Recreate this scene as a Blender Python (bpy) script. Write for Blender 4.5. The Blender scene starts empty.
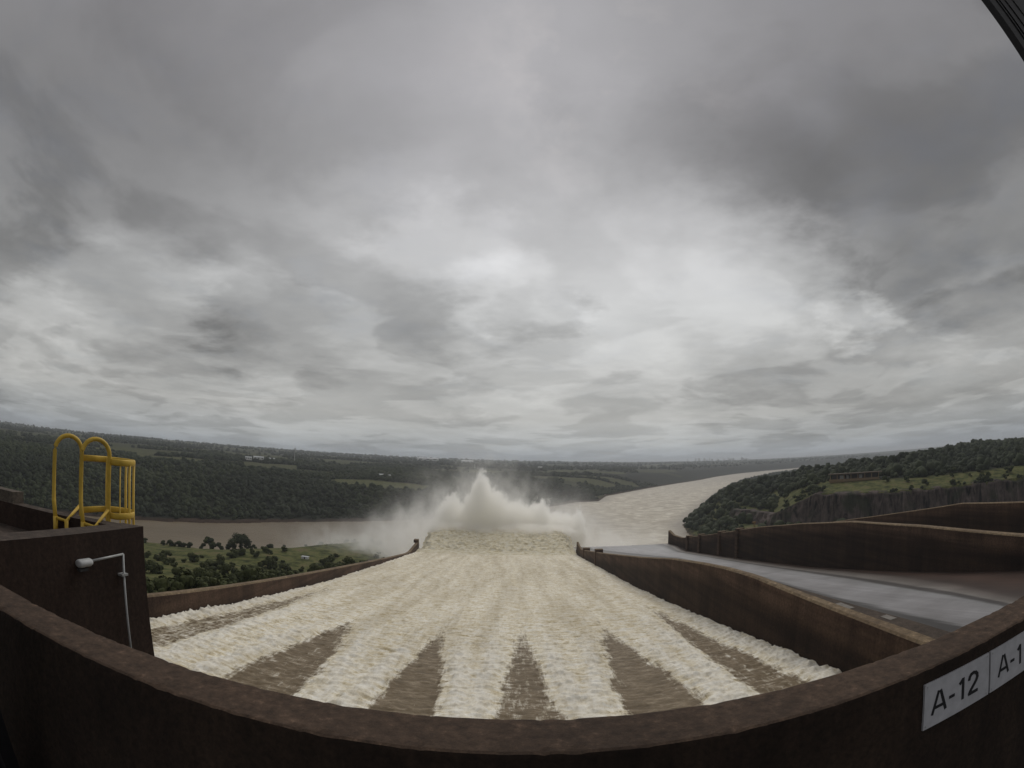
import bpy, bmesh, math, random
import numpy as np
from mathutils import Vector, Matrix
random.seed(7); RNG = np.random.default_rng(11)
R = math.radians
sc = bpy.context.scene
COL = sc.collection

# ------------------------------------------------------------------ noise
def _h(ix, iy, iz, s):
    n = (ix.astype(np.int64)*374761393 + iy.astype(np.int64)*668265263 + iz.astype(np.int64)*2147483647 + s*974634777) & 0xffffffff
    n = ((n ^ (n >> 13)) * 1274126177) & 0xffffffff
    n = (n ^ (n >> 16)) & 0xffffffff
    n = (n * 2246822519) & 0xffffffff
    n = n ^ (n >> 15)
    return (n & 0xffffff) / float(0xffffff) * 2 - 1
def vn(x, y, z=0.0, s=0):
    x, y, z = np.broadcast_arrays(np.asarray(x, float), np.asarray(y, float), np.asarray(z, float))
    ix, iy, iz = np.floor(x), np.floor(y), np.floor(z)
    fx, fy, fz = x-ix, y-iy, z-iz
    fx, fy, fz = [t*t*t*(t*(t*6-15)+10) for t in (fx, fy, fz)]
    r = 0
    for a in (0, 1):
        for b in (0, 1):
            for c in (0, 1):
                w = (fx if a else 1-fx)*(fy if b else 1-fy)*(fz if c else 1-fz)
                r = r + w*_h(ix+a, iy+b, iz+c, s)
    return r
def fbm(x, y, z=0.0, o=4, s=0, g=0.5):
    r = 0; a = 1; t = 0
    for i in range(o):
        k = 2.03**i
        r = r + a*vn(np.asarray(x)*k+i*17.3, np.asarray(y)*k-i*9.1, np.asarray(z)*k+i*5.7, s+i); t += a; a *= g
    return r/t
def sstep(a, b, x):
    t = np.clip((np.asarray(x, float)-a)/(b-a), 0, 1); return t*t*(3-2*t)

# ------------------------------------------------------------------ materials
def nt_of(name):
    m = bpy.data.materials.new(name); m.use_nodes = True
    nt = m.node_tree; nt.nodes.clear()
    return m, nt
def N(nt, typ, **kw):
    n = nt.nodes.new(typ)
    for k, v in kw.items():
        if k.startswith('i_'):
            key = k[2:]
            key = int(key) if key.isdigit() else key
            n.inputs[key].default_value = v
        else: setattr(n, k, v)
    return n
def L(nt, a, ao, b, bi): nt.links.new(a.outputs[ao], b.inputs[bi])
def ramp(nt, stops, src=None, so=0, interp='LINEAR'):
    r = nt.nodes.new('ShaderNodeValToRGB'); cr = r.color_ramp; cr.interpolation = interp
    while len(cr.elements) < len(stops): cr.elements.new(0.5)
    for e, (p, c) in zip(cr.elements, stops):
        e.position = p; e.color = (*c, 1) if len(c) == 3 else c
    if src: nt.links.new(src.outputs[so], r.inputs[0])
    return r
def coords(nt, scale=(1,1,1), kind='Object'):
    tc = N(nt, 'ShaderNodeTexCoord'); mp = N(nt, 'ShaderNodeMapping')
    mp.inputs['Scale'].default_value = scale
    L(nt, tc, kind, mp, 'Vector'); return mp
def noise(nt, vec, scale, detail=5, rough=.55, dist=0):
    n = N(nt, 'ShaderNodeTexNoise'); n.inputs['Scale'].default_value = scale; n.inputs['Detail'].default_value = detail
    n.inputs['Roughness'].default_value = rough; n.inputs['Distortion'].default_value = dist
    if vec: L(nt, vec, 0, n, 'Vector')
    return n
def mix(nt, fac, a, b, mode='MIX'):
    m = N(nt, 'ShaderNodeMix', data_type='RGBA', blend_type=mode)
    for sock, v in ((m.inputs[0], fac), (m.inputs[6], a), (m.inputs[7], b)):
        if isinstance(v, (int, float)): sock.default_value = v
        elif isinstance(v, tuple) and len(v) in (3, 4) and isinstance(v[0], (int, float)): sock.default_value = (*v[:3], 1)
        else: nt.links.new(v, sock)
    return m.outputs[2]
def math_(nt, op, a, b=0.0, clamp=False):
    m = N(nt, 'ShaderNodeMath', operation=op, use_clamp=clamp)
    for i, v in enumerate((a, b)):
        if isinstance(v, (int, float)): m.inputs[i].default_value = v
        else: nt.links.new(v, m.inputs[i])
    return m.outputs[0]
def finish(nt, color, rough=.9, bump=None, bstr=.4, bdist=.05, spec=.3, metallic=0):
    b = N(nt, 'ShaderNodeBsdfPrincipled'); o = N(nt, 'ShaderNodeOutputMaterial')
    for sock, v in ((b.inputs['Base Color'], color), (b.inputs['Roughness'], rough)):
        if isinstance(v, (int, float)): sock.default_value = v
        elif isinstance(v, tuple): sock.default_value = (*v[:3], 1)
        else: nt.links.new(v, sock)
    b.inputs['Specular IOR Level'].default_value = spec; b.inputs['Metallic'].default_value = metallic
    if bump is not None:
        bm = N(nt, 'ShaderNodeBump'); bm.inputs['Strength'].default_value = bstr; bm.inputs['Distance'].default_value = bdist
        nt.links.new(bump, bm.inputs['Height']); L(nt, bm, 0, b, 'Normal')
    L(nt, b, 0, o, 0); return b

def concrete(name, dark, mid, light, k=1.0, streak=(.6, .6, .06), top=None, bd=.03, hz=False):
    """weathered concrete: blotches plus vertical run-off streaks; k scales the pattern; top = colour of upward faces, flecked with lichen"""
    m, nt = nt_of(name)
    v = coords(nt, (k, k, k)); vs = coords(nt, tuple(k*s for s in streak))
    n1 = noise(nt, v, .35, 6, .6); n2 = noise(nt, vs, 1.6, 6, .65); n3 = noise(nt, v, 9, 6, .7)
    c1 = ramp(nt, [(.3, dark), (.5, mid), (.72, light)], n2)
    c2 = ramp(nt, [(.3, dark), (.7, light)], n1)
    c = mix(nt, .5, c1.outputs[0], c2.outputs[0])
    sp = ramp(nt, [(.35, (.55,.55,.55)), (.65, (1.35,1.3,1.25))], n3)
    c = mix(nt, .8, c, sp.outputs[0], 'MULTIPLY')
    if hz:
        nh = noise(nt, coords(nt, (.02,.02,.55)), 1.0, 3, .5); c = mix(nt, .7, c, ramp(nt, [(.38, (.55,.5,.48)), (.6, (1.2,1.15,1.1))], nh).outputs[0], 'MULTIPLY')
        wa = N(nt, 'ShaderNodeAttribute', attribute_name='wet'); wr = ramp(nt, [(.30, (1,1,1)), (.78, (.42,.40,.38))]); nt.links.new(math_(nt, 'ADD', math_(nt, 'MULTIPLY', wa.outputs['Fac'], .75), math_(nt, 'MULTIPLY', n2.outputs[0], .3)), wr.inputs[0]); c = mix(nt, 1.0, c, wr.outputs[0], 'MULTIPLY')
    if top:
        g = N(nt, 'ShaderNodeNewGeometry'); sx = N(nt, 'ShaderNodeSeparateXYZ'); L(nt, g, 'Normal', sx, 0)
        f = math_(nt, 'MULTIPLY', math_(nt, 'GREATER_THAN', sx.outputs[2], .6), ramp(nt, [(.25, (.4,.4,.4)), (.6, (1,1,1))], n1).outputs[0])
        nn = noise(nt, v, 4.2, 9, .80); tr_ = ramp(nt, [(.34, tuple(q*.45 for q in top)), (.5, tuple(q*.95 for q in top)), (.58, tuple(q*1.3 for q in top)), (.66, tuple(q*2.4 for q in top))], nn)
        c = mix(nt, f, c, tr_.outputs[0])
    finish(nt, c, .92, n3.outputs[0], .5, bd)
    return m

def flat(name, col, rough=.6, metallic=0, var=.25, k=4.0, spec=.3):
    m, nt = nt_of(name)
    n = noise(nt, coords(nt, (k,k,k)), 2.0, 5, .65)
    a = tuple(c*(1-var) for c in col); b = tuple(min(1, c*(1+var)) for c in col)
    r = ramp(nt, [(.3, a), (.7, b)], n)
    finish(nt, r.outputs[0], rough, n.outputs[0], .15, .01, spec, metallic); return m

# ------------------------------------------------------------------ object helpers
def tag(o, label=None, cat=None, group=None, kind=None):
    if label: o['label'] = label
    if cat: o['category'] = cat
    if group: o['group'] = group
    if kind: o['kind'] = kind
    return o
def empty(name, loc, label, cat, group=None, rz=0):
    o = bpy.data.objects.new(name, None); COL.objects.link(o); o.location = loc; o.rotation_euler.z = rz
    o.empty_display_size = .2
    return tag(o, label, cat, group)
def mesh_obj(name, verts, faces, mat, parent=None, smooth=False):
    me = bpy.data.meshes.new(name)
    if isinstance(verts, np.ndarray):
        verts = np.ascontiguousarray(verts, dtype=np.float32); faces = np.ascontiguousarray(faces, dtype=np.int32)
        nv = faces.shape[1]
        me.vertices.add(len(verts)); me.vertices.foreach_set('co', verts.ravel())
        me.loops.add(faces.size); me.loops.foreach_set('vertex_index', faces.ravel())
        me.polygons.add(len(faces)); me.polygons.foreach_set('loop_start', np.arange(0, faces.size, nv, dtype=np.int32))
        me.polygons.foreach_set('loop_total', np.full(len(faces), nv, np.int32))
        me.update(calc_edges=True); me.validate()
    else:
        me.from_pydata([tuple(v) for v in verts], [], [tuple(f) for f in faces]); me.update()
    if smooth: me.polygons.foreach_set('use_smooth', np.ones(len(me.polygons), bool))
    if mat: me.materials.append(mat)
    o = bpy.data.objects.new(name, me); COL.objects.link(o)
    if parent is not None: o.parent = parent
    return o
def bm_obj(name, bm, mat, parent=None, smooth=False, bevel=0):
    if bevel:
        bmesh.ops.bevel(bm, geom=[e for e in bm.edges if len(e.link_faces) == 2 and e.calc_face_angle(0) > .6], offset=bevel, segments=2, affect='EDGES', profile=.5)
    bmesh.ops.recalc_face_normals(bm, faces=bm.faces)
    me = bpy.data.meshes.new(name); bm.to_mesh(me); bm.free()
    if smooth: me.polygons.foreach_set('use_smooth', np.ones(len(me.polygons), bool))
    me.materials.append(mat)
    o = bpy.data.objects.new(name, me); COL.objects.link(o)
    if parent is not None: o.parent = parent
    return o
def box(bm, x0, x1, y0, y1, z0, z1):
    vs = [bm.verts.new(p) for p in ((x0,y0,z0),(x1,y0,z0),(x1,y1,z0),(x0,y1,z0),(x0,y0,z1),(x1,y0,z1),(x1,y1,z1),(x0,y1,z1))]
    for f in ((0,3,2,1),(4,5,6,7),(0,1,5,4),(1,2,6,5),(2,3,7,6),(3,0,4,7)): bm.faces.new([vs[i] for i in f])
    return vs
def tube(bm, pts, r, seg=10, closed=False, flat_=None):
    """swept tube; flat_=(rw, rh) makes a flat bar (rw across, rh along z)"""
    pts = [Vector(p) for p in pts]; n = len(pts); rings = []
    up = Vector((0,0,1))
    for i, p in enumerate(pts):
        a = pts[(i-1) % n] if (closed or i > 0) else p; b = pts[(i+1) % n] if (closed or i < n-1) else p
        t = (b-a).normalized(); s = t.cross(up)
        if s.length < .05: s = t.cross(Vector((.6,.8,0)))
        s.normalize(); u = s.cross(t)
        rad = r[i] if isinstance(r, (list, tuple)) else r
        ring = []
        for k in range(seg):
            a2 = 2*math.pi*k/seg
            rw, rh = flat_ if flat_ else (rad, rad)
            ring.append(bm.verts.new(p + s*math.cos(a2)*rw + u*math.sin(a2)*rh))
        rings.append(ring)
    m = n if closed else n-1
    for i in range(m):
        A, B = rings[i], rings[(i+1) % n]
        for k in range(seg): bm.faces.new((A[k], A[(k+1)%seg], B[(k+1)%seg], B[k]))
    if not closed:
        bm.faces.new(rings[0][::-1]); bm.faces.new(rings[-1])
def grid_faces(nu, nv):
    i = np.arange(nu-1)[:, None]*nv + np.arange(nv-1)[None, :]
    return np.stack([i, i+1, i+nv+1, i+nv], -1).reshape(-1, 4)
def attr(o, name, vals):
    a = o.data.attributes.new(name, 'FLOAT', 'POINT'); a.data.foreach_set('value', np.ascontiguousarray(vals, dtype=np.float32).ravel())

# ================================================================== camera
# eye at the origin, z = 0 at eye height; the spillway runs away along +Y
cam = bpy.data.cameras.new('camera'); co = bpy.data.objects.new('camera', cam); COL.objects.link(co)
pitch, roll = R(9.4), R(.8)
F = Vector((0, math.cos(pitch), math.sin(pitch))); R0 = Vector((1,0,0)); U0 = R0.cross(F)
Rv = math.cos(roll)*R0 + math.sin(roll)*U0; Uv = -math.sin(roll)*R0 + math.cos(roll)*U0
co.matrix_world = Matrix((Rv, Uv, -F)).transposed().to_4x4()
cam.type = 'PANO'; cam.sensor_fit = 'HORIZONTAL'; cam.sensor_width = 10.24; cam.clip_start = .05; cam.clip_end = 90000
for holder in [h for h in (cam, getattr(cam, 'cycles', None)) if h is not None]:
    try:
        holder.panorama_type = 'FISHEYE_LENS_POLYNOMIAL'; holder.fisheye_fov = R(178)
        holder.fisheye_polynomial_k0 = 0; holder.fisheye_polynomial_k1 = -100/478.0
        holder.fisheye_polynomial_k2 = 0; holder.fisheye_polynomial_k3 = 0; holder.fisheye_polynomial_k4 = 0
    except Exception as e: print('CAMERA', e)
sc.camera = co

# ================================================================== sky and light
SUN_EL, SUN_AZ = 48, 12          # azimuth from +Y towards +X
w = bpy.data.worlds.new('World'); sc.world = w; w.use_nodes = True
nt = w.node_tree; nt.nodes.clear()
tc = N(nt, 'ShaderNodeTexCoord')
sx = N(nt, 'ShaderNodeSeparateXYZ'); L(nt, tc, 'Generated', sx, 0)
zc = math_(nt, 'MAXIMUM', sx.outputs[2], 0.0)
den = math_(nt, 'ADD', zc, .11)
cx = N(nt, 'ShaderNodeCombineXYZ')
nt.links.new(math_(nt, 'DIVIDE', sx.outputs[0], den), cx.inputs[0]); nt.links.new(math_(nt, 'DIVIDE', sx.outputs[1], den), cx.inputs[1])
warp = noise(nt, cx, .7, 3, .5)
wv = N(nt, 'ShaderNodeVectorMath', operation='MULTIPLY_ADD'); L(nt, warp, 'Color', wv, 0); wv.inputs[1].default_value = (.55,.55,.55); L(nt, cx, 0, wv, 2)
n1 = noise(nt, wv, .62, 9, .55); n2 = noise(nt, wv, 1.9, 9, .62)
# direction, flattened and warped with the cloud layer, so that the breaks in the cloud are wide and get ragged outlines
sub = N(nt, 'ShaderNodeVectorMath', operation='SUBTRACT'); wd = noise(nt, cx, 1.5, 8, .6); L(nt, wd, 'Color', sub, 0); sub.inputs[1].default_value = (.5,.5,.5)
fl = N(nt, 'ShaderNodeVectorMath', operation='MULTIPLY'); L(nt, tc, 'Generated', fl, 0); fl.inputs[1].default_value = (1,1,1.55)
dv = N(nt, 'ShaderNodeVectorMath', operation='MULTIPLY_ADD'); L(nt, sub, 0, dv, 0); dv.inputs[1].default_value = (.42,.42,.36); L(nt, fl, 0, dv, 2)
dn = N(nt, 'ShaderNodeVectorMath', operation='NORMALIZE'); L(nt, dv, 0, dn, 0)
BREAKS = [  # azimuth, elevation, radius (deg), brightness
    (-9.5, 26, 7, .13), (-11, 26, 12, .07), (-1, 21, 6, .13), (22, 19, 13, .13), (32, 20.5, 8, .08), (42, 14.5, 5, .16), (-48, 16, 8, .09), (-56, 9, 7, .08),
    (2, 13.5, 9, .07), (8, 9, 14, .07), (-22, 9, 10, .05), (46, 8, 8, .04), (-36, 17.5, 6, .06), (-3, 44, 24, .03), (12, 24, 12, .05), (60, 11, 8, .05),
    (-29, 14, 8, -.10), (-38, 12, 7, -.05), (3, 17.5, 4.5, -.13), (-9, 17, 7, -.05), (50, 18, 7, -.03), (62, 24, 16, -.03), (26, 31, 12, -.07), (45, 29, 14, -.03), (42, 6.8, 7, -.05), (24, 9.5, 6, -.06),
    (-18, 31, 12, -.05), (-58, 6, 6, -.06), (-60, 26, 16, -.03), (80, 38, 32, -.12), (-82, 38, 32, -.12)]  # last two: lens falloff at the upper corners put into the sky
acc = None
for az, el, rad, amp in BREAKS:
    az, el = R(az), R(el)
    d = N(nt, 'ShaderNodeVectorMath', operation='DOT_PRODUCT'); L(nt, dn, 0, d, 0)
    d.inputs[1].default_value = Vector((math.sin(az)*math.cos(el), math.cos(az)*math.cos(el), 1.55*math.sin(el))).normalized()
    mr = N(nt, 'ShaderNodeMapRange', interpolation_type='SMOOTHERSTEP'); nt.links.new(d.outputs['Value'], mr.inputs[0])
    mr.inputs[1].default_value = math.cos(R(rad*1.5)); mr.inputs[2].default_value = math.cos(R(rad*.1)); mr.inputs[3].default_value = 0; mr.inputs[4].default_value = amp
    acc = mr.outputs[0] if acc is None else math_(nt, 'ADD', acc, mr.outputs[0])
b = math_(nt, 'MULTIPLY', math_(nt, 'SUBTRACT', n1.outputs[0], .5), .27)
b = math_(nt, 'ADD', b, math_(nt, 'MULTIPLY', math_(nt, 'SUBTRACT', n2.outputs[0], .5), .17))
edge_ = N(nt, 'ShaderNodeMapRange', interpolation_type='SMOOTHSTEP'); n4 = noise(nt, wv, 1.05, 9, .52, .4); L(nt, n4, 0, edge_, 0)
edge_.inputs[1].default_value = .455; edge_.inputs[2].default_value = .545; edge_.inputs[3].default_value = -.036; edge_.inputs[4].default_value = .036
b = math_(nt, 'ADD', b, edge_.outputs[0])
fade = N(nt, 'ShaderNodeMapRange', interpolation_type='SMOOTHSTEP'); nt.links.new(zc, fade.inputs[0])   # the high deck overhead is smoother
fade.inputs[1].default_value = .25; fade.inputs[2].default_value = .6; fade.inputs[3].default_value = 1; fade.inputs[4].default_value = .38
b = math_(nt, 'MULTIPLY', b, fade.outputs[0])
back = N(nt, 'ShaderNodeMapRange', interpolation_type='SMOOTHSTEP'); nt.links.new(sx.outputs[1], back.inputs[0])  # unseen sky behind the view dimmed to keep the parapet face dark
back.inputs[1].default_value = -.5; back.inputs[2].default_value = .55; back.inputs[3].default_value = -.04; back.inputs[4].default_value = .0
lum = math_(nt, 'ADD', math_(nt, 'ADD', math_(nt, 'ADD', b, .322), acc), back.outputs[0])
lum = math_(nt, 'MAXIMUM', lum, .05)
tint = ramp(nt, [(.0, (.90,.98,1.07)), (.03, (.96,1.0,1.03)), (.09, (1.0,1.0,.985)), (.3, (.985,.995,1.015)), (.7, (1.0,.985,1.045))]); nt.links.new(zc, tint.inputs[0])
lowdim = ramp(nt, [(.0, (.86,.87,.88)), (.04, (1.02,1.02,1.0))]); nt.links.new(zc, lowdim.inputs[0])
cl = mix(nt, 1.0, tint.outputs[0], lowdim.outputs[0], 'MULTIPLY')
SKY_K = .1
vm = N(nt, 'ShaderNodeVectorMath', operation='SCALE'); nt.links.new(cl, vm.inputs[0]); nt.links.new(math_(nt, 'DIVIDE', lum, SKY_K), vm.inputs['Scale'])
sky = N(nt, 'ShaderNodeTexSky', sky_type='NISHITA'); sky.sun_disc = False; sky.sun_elevation = R(SUN_EL); sky.sun_rotation = R(SUN_AZ)
sky.air_density = 1; sky.dust_density = 2
cover = ramp(nt, [(.25, (.93,.93,.93)), (.5, (1,1,1))], n2)
skyc = mix(nt, cover.outputs[0], sky.outputs[0], vm.outputs[0])
up = math_(nt, 'GREATER_THAN', sx.outputs[2], -.004)
skyc = mix(nt, up, (.35,.32,.28), skyc)
bg = N(nt, 'ShaderNodeBackground'); nt.links.new(skyc, bg.inputs[0]); bg.inputs[1].default_value = SKY_K
ow = N(nt, 'ShaderNodeOutputWorld'); L(nt, bg, 0, ow, 0)

sl = bpy.data.lights.new('sun', 'SUN'); sl.energy = 1.1; sl.angle = R(35); sl.color = (1, .96, .9)
so = bpy.data.objects.new('sun', sl); COL.objects.link(so)
sd = Vector((math.sin(R(SUN_AZ))*math.cos(R(SUN_EL)), math.cos(R(SUN_AZ))*math.cos(R(SUN_EL)), math.sin(R(SUN_EL))))
so.rotation_euler = sd.to_track_quat('Z', 'Y').to_euler()
sc.view_settings.view_transform = 'Standard'; sc.view_settings.look = 'None'; sc.view_settings.exposure = .22; sc.view_settings.gamma = 1

# ================================================================== terrain
RIVZ = -115.0
FAR = [(-6000,-2500),(-1500,-200),(-700,380),(-536,541),(-462,614),(-353,756),(-237,855),(-137,934),(0,1090),(110,1250),(190,1385),(262,1405),(300,1530),(331,1626),(460,1830),(615,2064),(850,2380),(1135,2732),(1450,3170),(1798,3570),(2400,4050),(3300,4500),(4600,4700),(7000,5200)]
NEAR = [(7000,4300),(4600,3980),(3200,3850),(2500,3560),(2019,3219),(1560,2730),(1167,2258),(950,1930),(759,1614),(590,1330),(440,1058),(365,925),(307,823),(282,735),(250,600),(226,440),(206,374),(60,374),(53,354),(-72,368),(-82,392),(-110,470),(-140,560),(-176,588),(-205,573),(-212,540),(-282,491),(-333,441),(-396,424),(-560,330),(-1200,-500),(-5000,-4000)]
RIV = np.array(FAR + NEAR, float)
def poly_sd(px, py, P):
    """distance to polygon edge, negative inside; P closed"""
    x = np.asarray(px, float); y = np.asarray(py, float)
    dmin = np.full(x.shape, 1e18); ins = np.zeros(x.shape, bool)
    for i in range(len(P)):
        ax, ay = P[i]; bx, by = P[(i+1) % len(P)]
        ex, ey = bx-ax, by-ay
        t = np.clip(((x-ax)*ex + (y-ay)*ey)/(ex*ex+ey*ey), 0, 1)
        dmin = np.minimum(dmin, (x-ax-t*ex)**2 + (y-ay-t*ey)**2)
        c = ((ay > y) != (by > y))
        with np.errstate(divide='ignore', invalid='ignore'):
            ins ^= c & (x < ex*(y-ay)/(ey if ey != 0 else 1e-9) + ax)
    d = np.sqrt(dmin); return np.where(ins, -d, d)
def line_d(px, py, P):
    x = np.asarray(px, float); y = np.asarray(py, float); best = np.full(x.shape, 1e18); side = np.zeros(x.shape)
    for (ax, ay), (bx, by) in zip(P[:-1], P[1:]):
        ex, ey = bx-ax, by-ay
        t = np.clip(((x-ax)*ex + (y-ay)*ey)/(ex*ex+ey*ey), 0, 1)
        d = (x-ax-t*ex)**2 + (y-ay-t*ey)**2
        s = ex*(y-ay) - ey*(x-ax)
        m = d < best; best = np.where(m, d, best); side = np.where(m, s, side)
    return np.sqrt(best)*np.sign(side)
CLIFF = [(318,640),(330,520),(400,400),(560,310),(800,215),(1300,60)]    # top edge of the quarried rock face, shelf on its left-hand side
CH_Y = [-50, 20, 58, 77, 107, 178, 341, 362, 400]; CH_Z = [-20, -28.5, -33, -35.3, -39.3, -48.6, -67.3, -69.2, -72]
def chute_z(y): return np.interp(y, CH_Y, CH_Z)
WL_Y = [-30, 20, 72, 107, 203, 274, 325, 335, 352, 366]; WL_Z = [-22, -24.5, -30.3, -35.2, -48.4, -58.4, -65.2, -65.6, -64.4, -63.4]
def side_of_river_far(x, y):
    # far (west/left) bank: left of the mid-river line
    MID = [(-6000,-3000),(-1300,-300),(-470,480),(-280,660),(-160,740),(60,800),(300,1150),(520,1500),(960,2200),(1900,3400),(3000,4150),(4600,4350),(7000,4750)]
    return line_d(x, y, MID) > 0
def ground_z(x, y):
    x = np.asarray(x, float); y = np.asarray(y, float)
    r = np.hypot(x, y); az = np.degrees(np.arctan2(x, y))
    sd = poly_sd(x, y, RIV); d = np.maximum(sd, 0)
    far = side_of_river_far(x, y)
    big = fbm(x/900, y/900, o=4, s=3); small = fbm(x/90, y/90, o=3, s=5)
    # --- far bank and the plain behind it
    bank = RIVZ + 4*sstep(0, 10, d) + 46*sstep(0, 230, d) + 8*sstep(200, 420, d)
    hor = np.interp(az, [-70, -54, -37, -25, -13, -1, 10, 22, 31, 40, 60], [.05, .22, .52, .52, .44, .30, .22, .02, -.03, -.03, .0])
    plain_t = np.tan(np.radians(hor))*7000 - 8
    z_far = bank + (plain_t + 57)*np.clip((d-250)/(5600), 0, 1)**.85
    z_far = z_far + (big*16*sstep(300, 2500, d) + small*2.5*sstep(20, 150, d)) * (1 - .5*sstep(5000, 12000, r))
    z_far = np.where(r > 7500, np.minimum(z_far, np.tan(np.radians(hor))*r*.9 - 6), z_far)
    # --- terrace left of the chute
    wt = np.interp(y, WL_Y, WL_Z) - 3.2
    dw = np.maximum(-72 - x, 0)
    s = dw/(dw + d + 1e-6)
    s = s**1.15
    z_left = wt*(1-s) + (RIVZ+3)*s + small*2.2*sstep(4, 30, dw) + fbm(x/28, y/28, o=3, s=9)*1.0*sstep(2, 12, dw)
    z_left = np.minimum(z_left, RIVZ + .5 + d*.75 + 1.5*(d > 0))
    # --- right bank
    dc = line_d(x, y, CLIFF)
    shelf = -44 + 9*sstep(0, 70, dc) + 3*sstep(60, 110, dc) + 30*sstep(105, 480, dc) - 14*sstep(49, 62, az)*sstep(105, 480, dc)
    bankr = RIVZ + 3*sstep(0, 8, d) + 42*sstep(0, 80, d) + 62*(1-np.exp(-np.maximum(d-40, 0)/150.0)) + 30*sstep(350, 1000, d)
    shelf = shelf - 34*(1-sstep(29.5, 37, az))*(1-sstep(60, 260, dc))
    gentle = RIVZ + 3*sstep(0, 8, d) + 32*sstep(0, 80, d) + 60*(1-np.exp(-np.maximum(d-40, 0)/330.0)) + 34*sstep(350, 1000, d)
    kb = sstep(750, 1250, r); bankr = bankr*(1-kb) + gentle*kb
    kb = sstep(1250, 2100, r); bankr = bankr*(1-kb) + (RIVZ + 3*sstep(0, 8, d) + 75*(1-np.exp(-d/650.0)))*kb
    z_right = np.where(dc > 0, np.minimum(shelf, bankr), np.minimum(-84 + small*3, bankr))
    z_right = z_right + small*1.6*sstep(20, 120, d)*(1-.6*((dc > 0) & (dc < 110))) + big*7*sstep(150, 900, d)*((dc < 0) | (dc > 140))
    z_right = np.where((r > 2200), np.minimum(z_right, -8 + big*10), z_right)
    z = np.where(far, z_far, np.where(x < -71, z_left, z_right))
    # under the spillway itself
    inch = (x > -71.5) & (x < 206) & (y < 400)
    z = np.where(inch, np.minimum(z, chute_z(y) - 9), z)
    z = np.where(sd < 0, RIVZ - 4 - np.minimum(-sd*.2, 6), z)
    return z
# fields: (azimuth range, distance range, tone)
FIELDS = [(-22,-8.5,1110,1255,.9),(-27.5,-20,1330,1480,.7),(-45,-38,1380,1620,.75),(-38,-27,1500,1640,.6),(-60,-47,1500,1750,.5),(-50,-43,1500,2000,.6),(-40,-27,2300,3000,.45),(-33,-24,1330,1700,.6),(-47,-33,4200,5200,.8),(-26,-16,3600,4300,.35),(14,20,2900,3500,.4),(-6,2,2500,2900,.25),(-62,-50,2600,3300,.4),(3,9,4200,5200,.3),(-15,-8,5200,6200,.5)]
_fr = random.Random(5)
for _ in range(34):
    _a = _fr.uniform(-64, 24); _d = 1/_fr.uniform(1/6500, 1/1500); FIELDS.append((_a, _a+_fr.uniform(2, 8)*2000/_d**.5/40, _d, _d*_fr.uniform(1.05, 1.16), _fr.uniform(.3, .8)))
def field_f(x, y):
    r = np.hypot(x, y); az = np.degrees(np.arctan2(x, y)); f = np.zeros(np.shape(x))
    wob = fbm(x/160, y/160, o=3, s=21)
    for a0, a1, d0, d1, k in FIELDS:
        e = np.minimum(np.minimum(az-a0, a1-az)*R(1)*r, np.minimum(r-d0, d1-r)) + wob*110
        f = np.maximum(f, k*sstep(0, 25, e))
    return f
def build_ground():
    az = np.radians(np.concatenate([np.linspace(-150, -72, 30)[:-1], np.linspace(-72, 72, 700), np.linspace(72, 150, 30)[1:]]))
    r = np.concatenate([np.linspace(30, 60, 5)[:-1], np.geomspace(60, 2200, 430)[:-1], np.geomspace(2200, 30000, 110)])
    A, RR = np.meshgrid(az, r, indexing='ij')
    X, Y = np.sin(A)*RR, np.cos(A)*RR
    Z = ground_z(X, Y)
    V = np.stack([X, Y, Z], -1).reshape(-1, 3)
    return V, grid_faces(len(az), len(r)), X.ravel(), Y.ravel()
def ground_mat():
    m, nt = nt_of('ground_cover')
    v = coords(nt); a = N(nt, 'ShaderNodeAttribute', attribute_name='field'); g = N(nt, 'ShaderNodeAttribute', attribute_name='grass'); rk = N(nt, 'ShaderNodeAttribute', attribute_name='rock')
    n1 = noise(nt, v, .012, 6, .6); n2 = noise(nt, v, .09, 7, .65); n3 = noise(nt, v, .5, 6, .7)
    forest = ramp(nt, [(.3, (.006,.008,.004)), (.55, (.011,.014,.007)), (.75, (.022,.025,.012))], n1)
    fieldc = ramp(nt, [(.3, (.05,.058,.022)), (.5, (.088,.095,.036)), (.7, (.15,.135,.07))], n2)
    grass = ramp(nt, [(.34, (.025,.031,.012)), (.45, (.065,.074,.025)), (.54, (.118,.124,.042)), (.66, (.14,.112,.065))], n2)
    gv = mix(nt, .6, grass.outputs[0], ramp(nt, [(.3, (.45,.45,.45)), (.7, (1.4,1.4,1.4))], n3).outputs[0], 'MULTIPLY')
    c = mix(nt, g.outputs['Fac'], forest.outputs[0], gv)
    c = mix(nt, a.outputs['Fac'], c, fieldc.outputs[0])
    rock = ramp(nt, [(.3, (.028,.018,.013)), (.7, (.085,.056,.042))], n3)
    c = mix(nt, rk.outputs['Fac'], c, rock.outputs[0])
    finish(nt, c, .95, n3.outputs[0], .6, 1.2, .1); return m
V, Fc, GX, GY = build_ground()
ground = tag(mesh_obj('ground', V, Fc, ground_mat(), smooth=True), kind='structure')
sd_ = poly_sd(GX, GY, RIV); far_ = side_of_river_far(GX, GY); dc_ = line_d(GX, GY, CLIFF)
_mos = sstep(-.08, .30, fbm(GX/420, GY/260, o=4, s=141))*sstep(330, 700, sd_)*(.40+.35*sstep(-.2, .4, fbm(GX/1300, GY/900, o=2, s=143)))
attr(ground, 'field', np.maximum(field_f(GX, GY), _mos)*far_)
gr = np.where(~far_ & (GX < -71), 1.0, 0)
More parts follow.
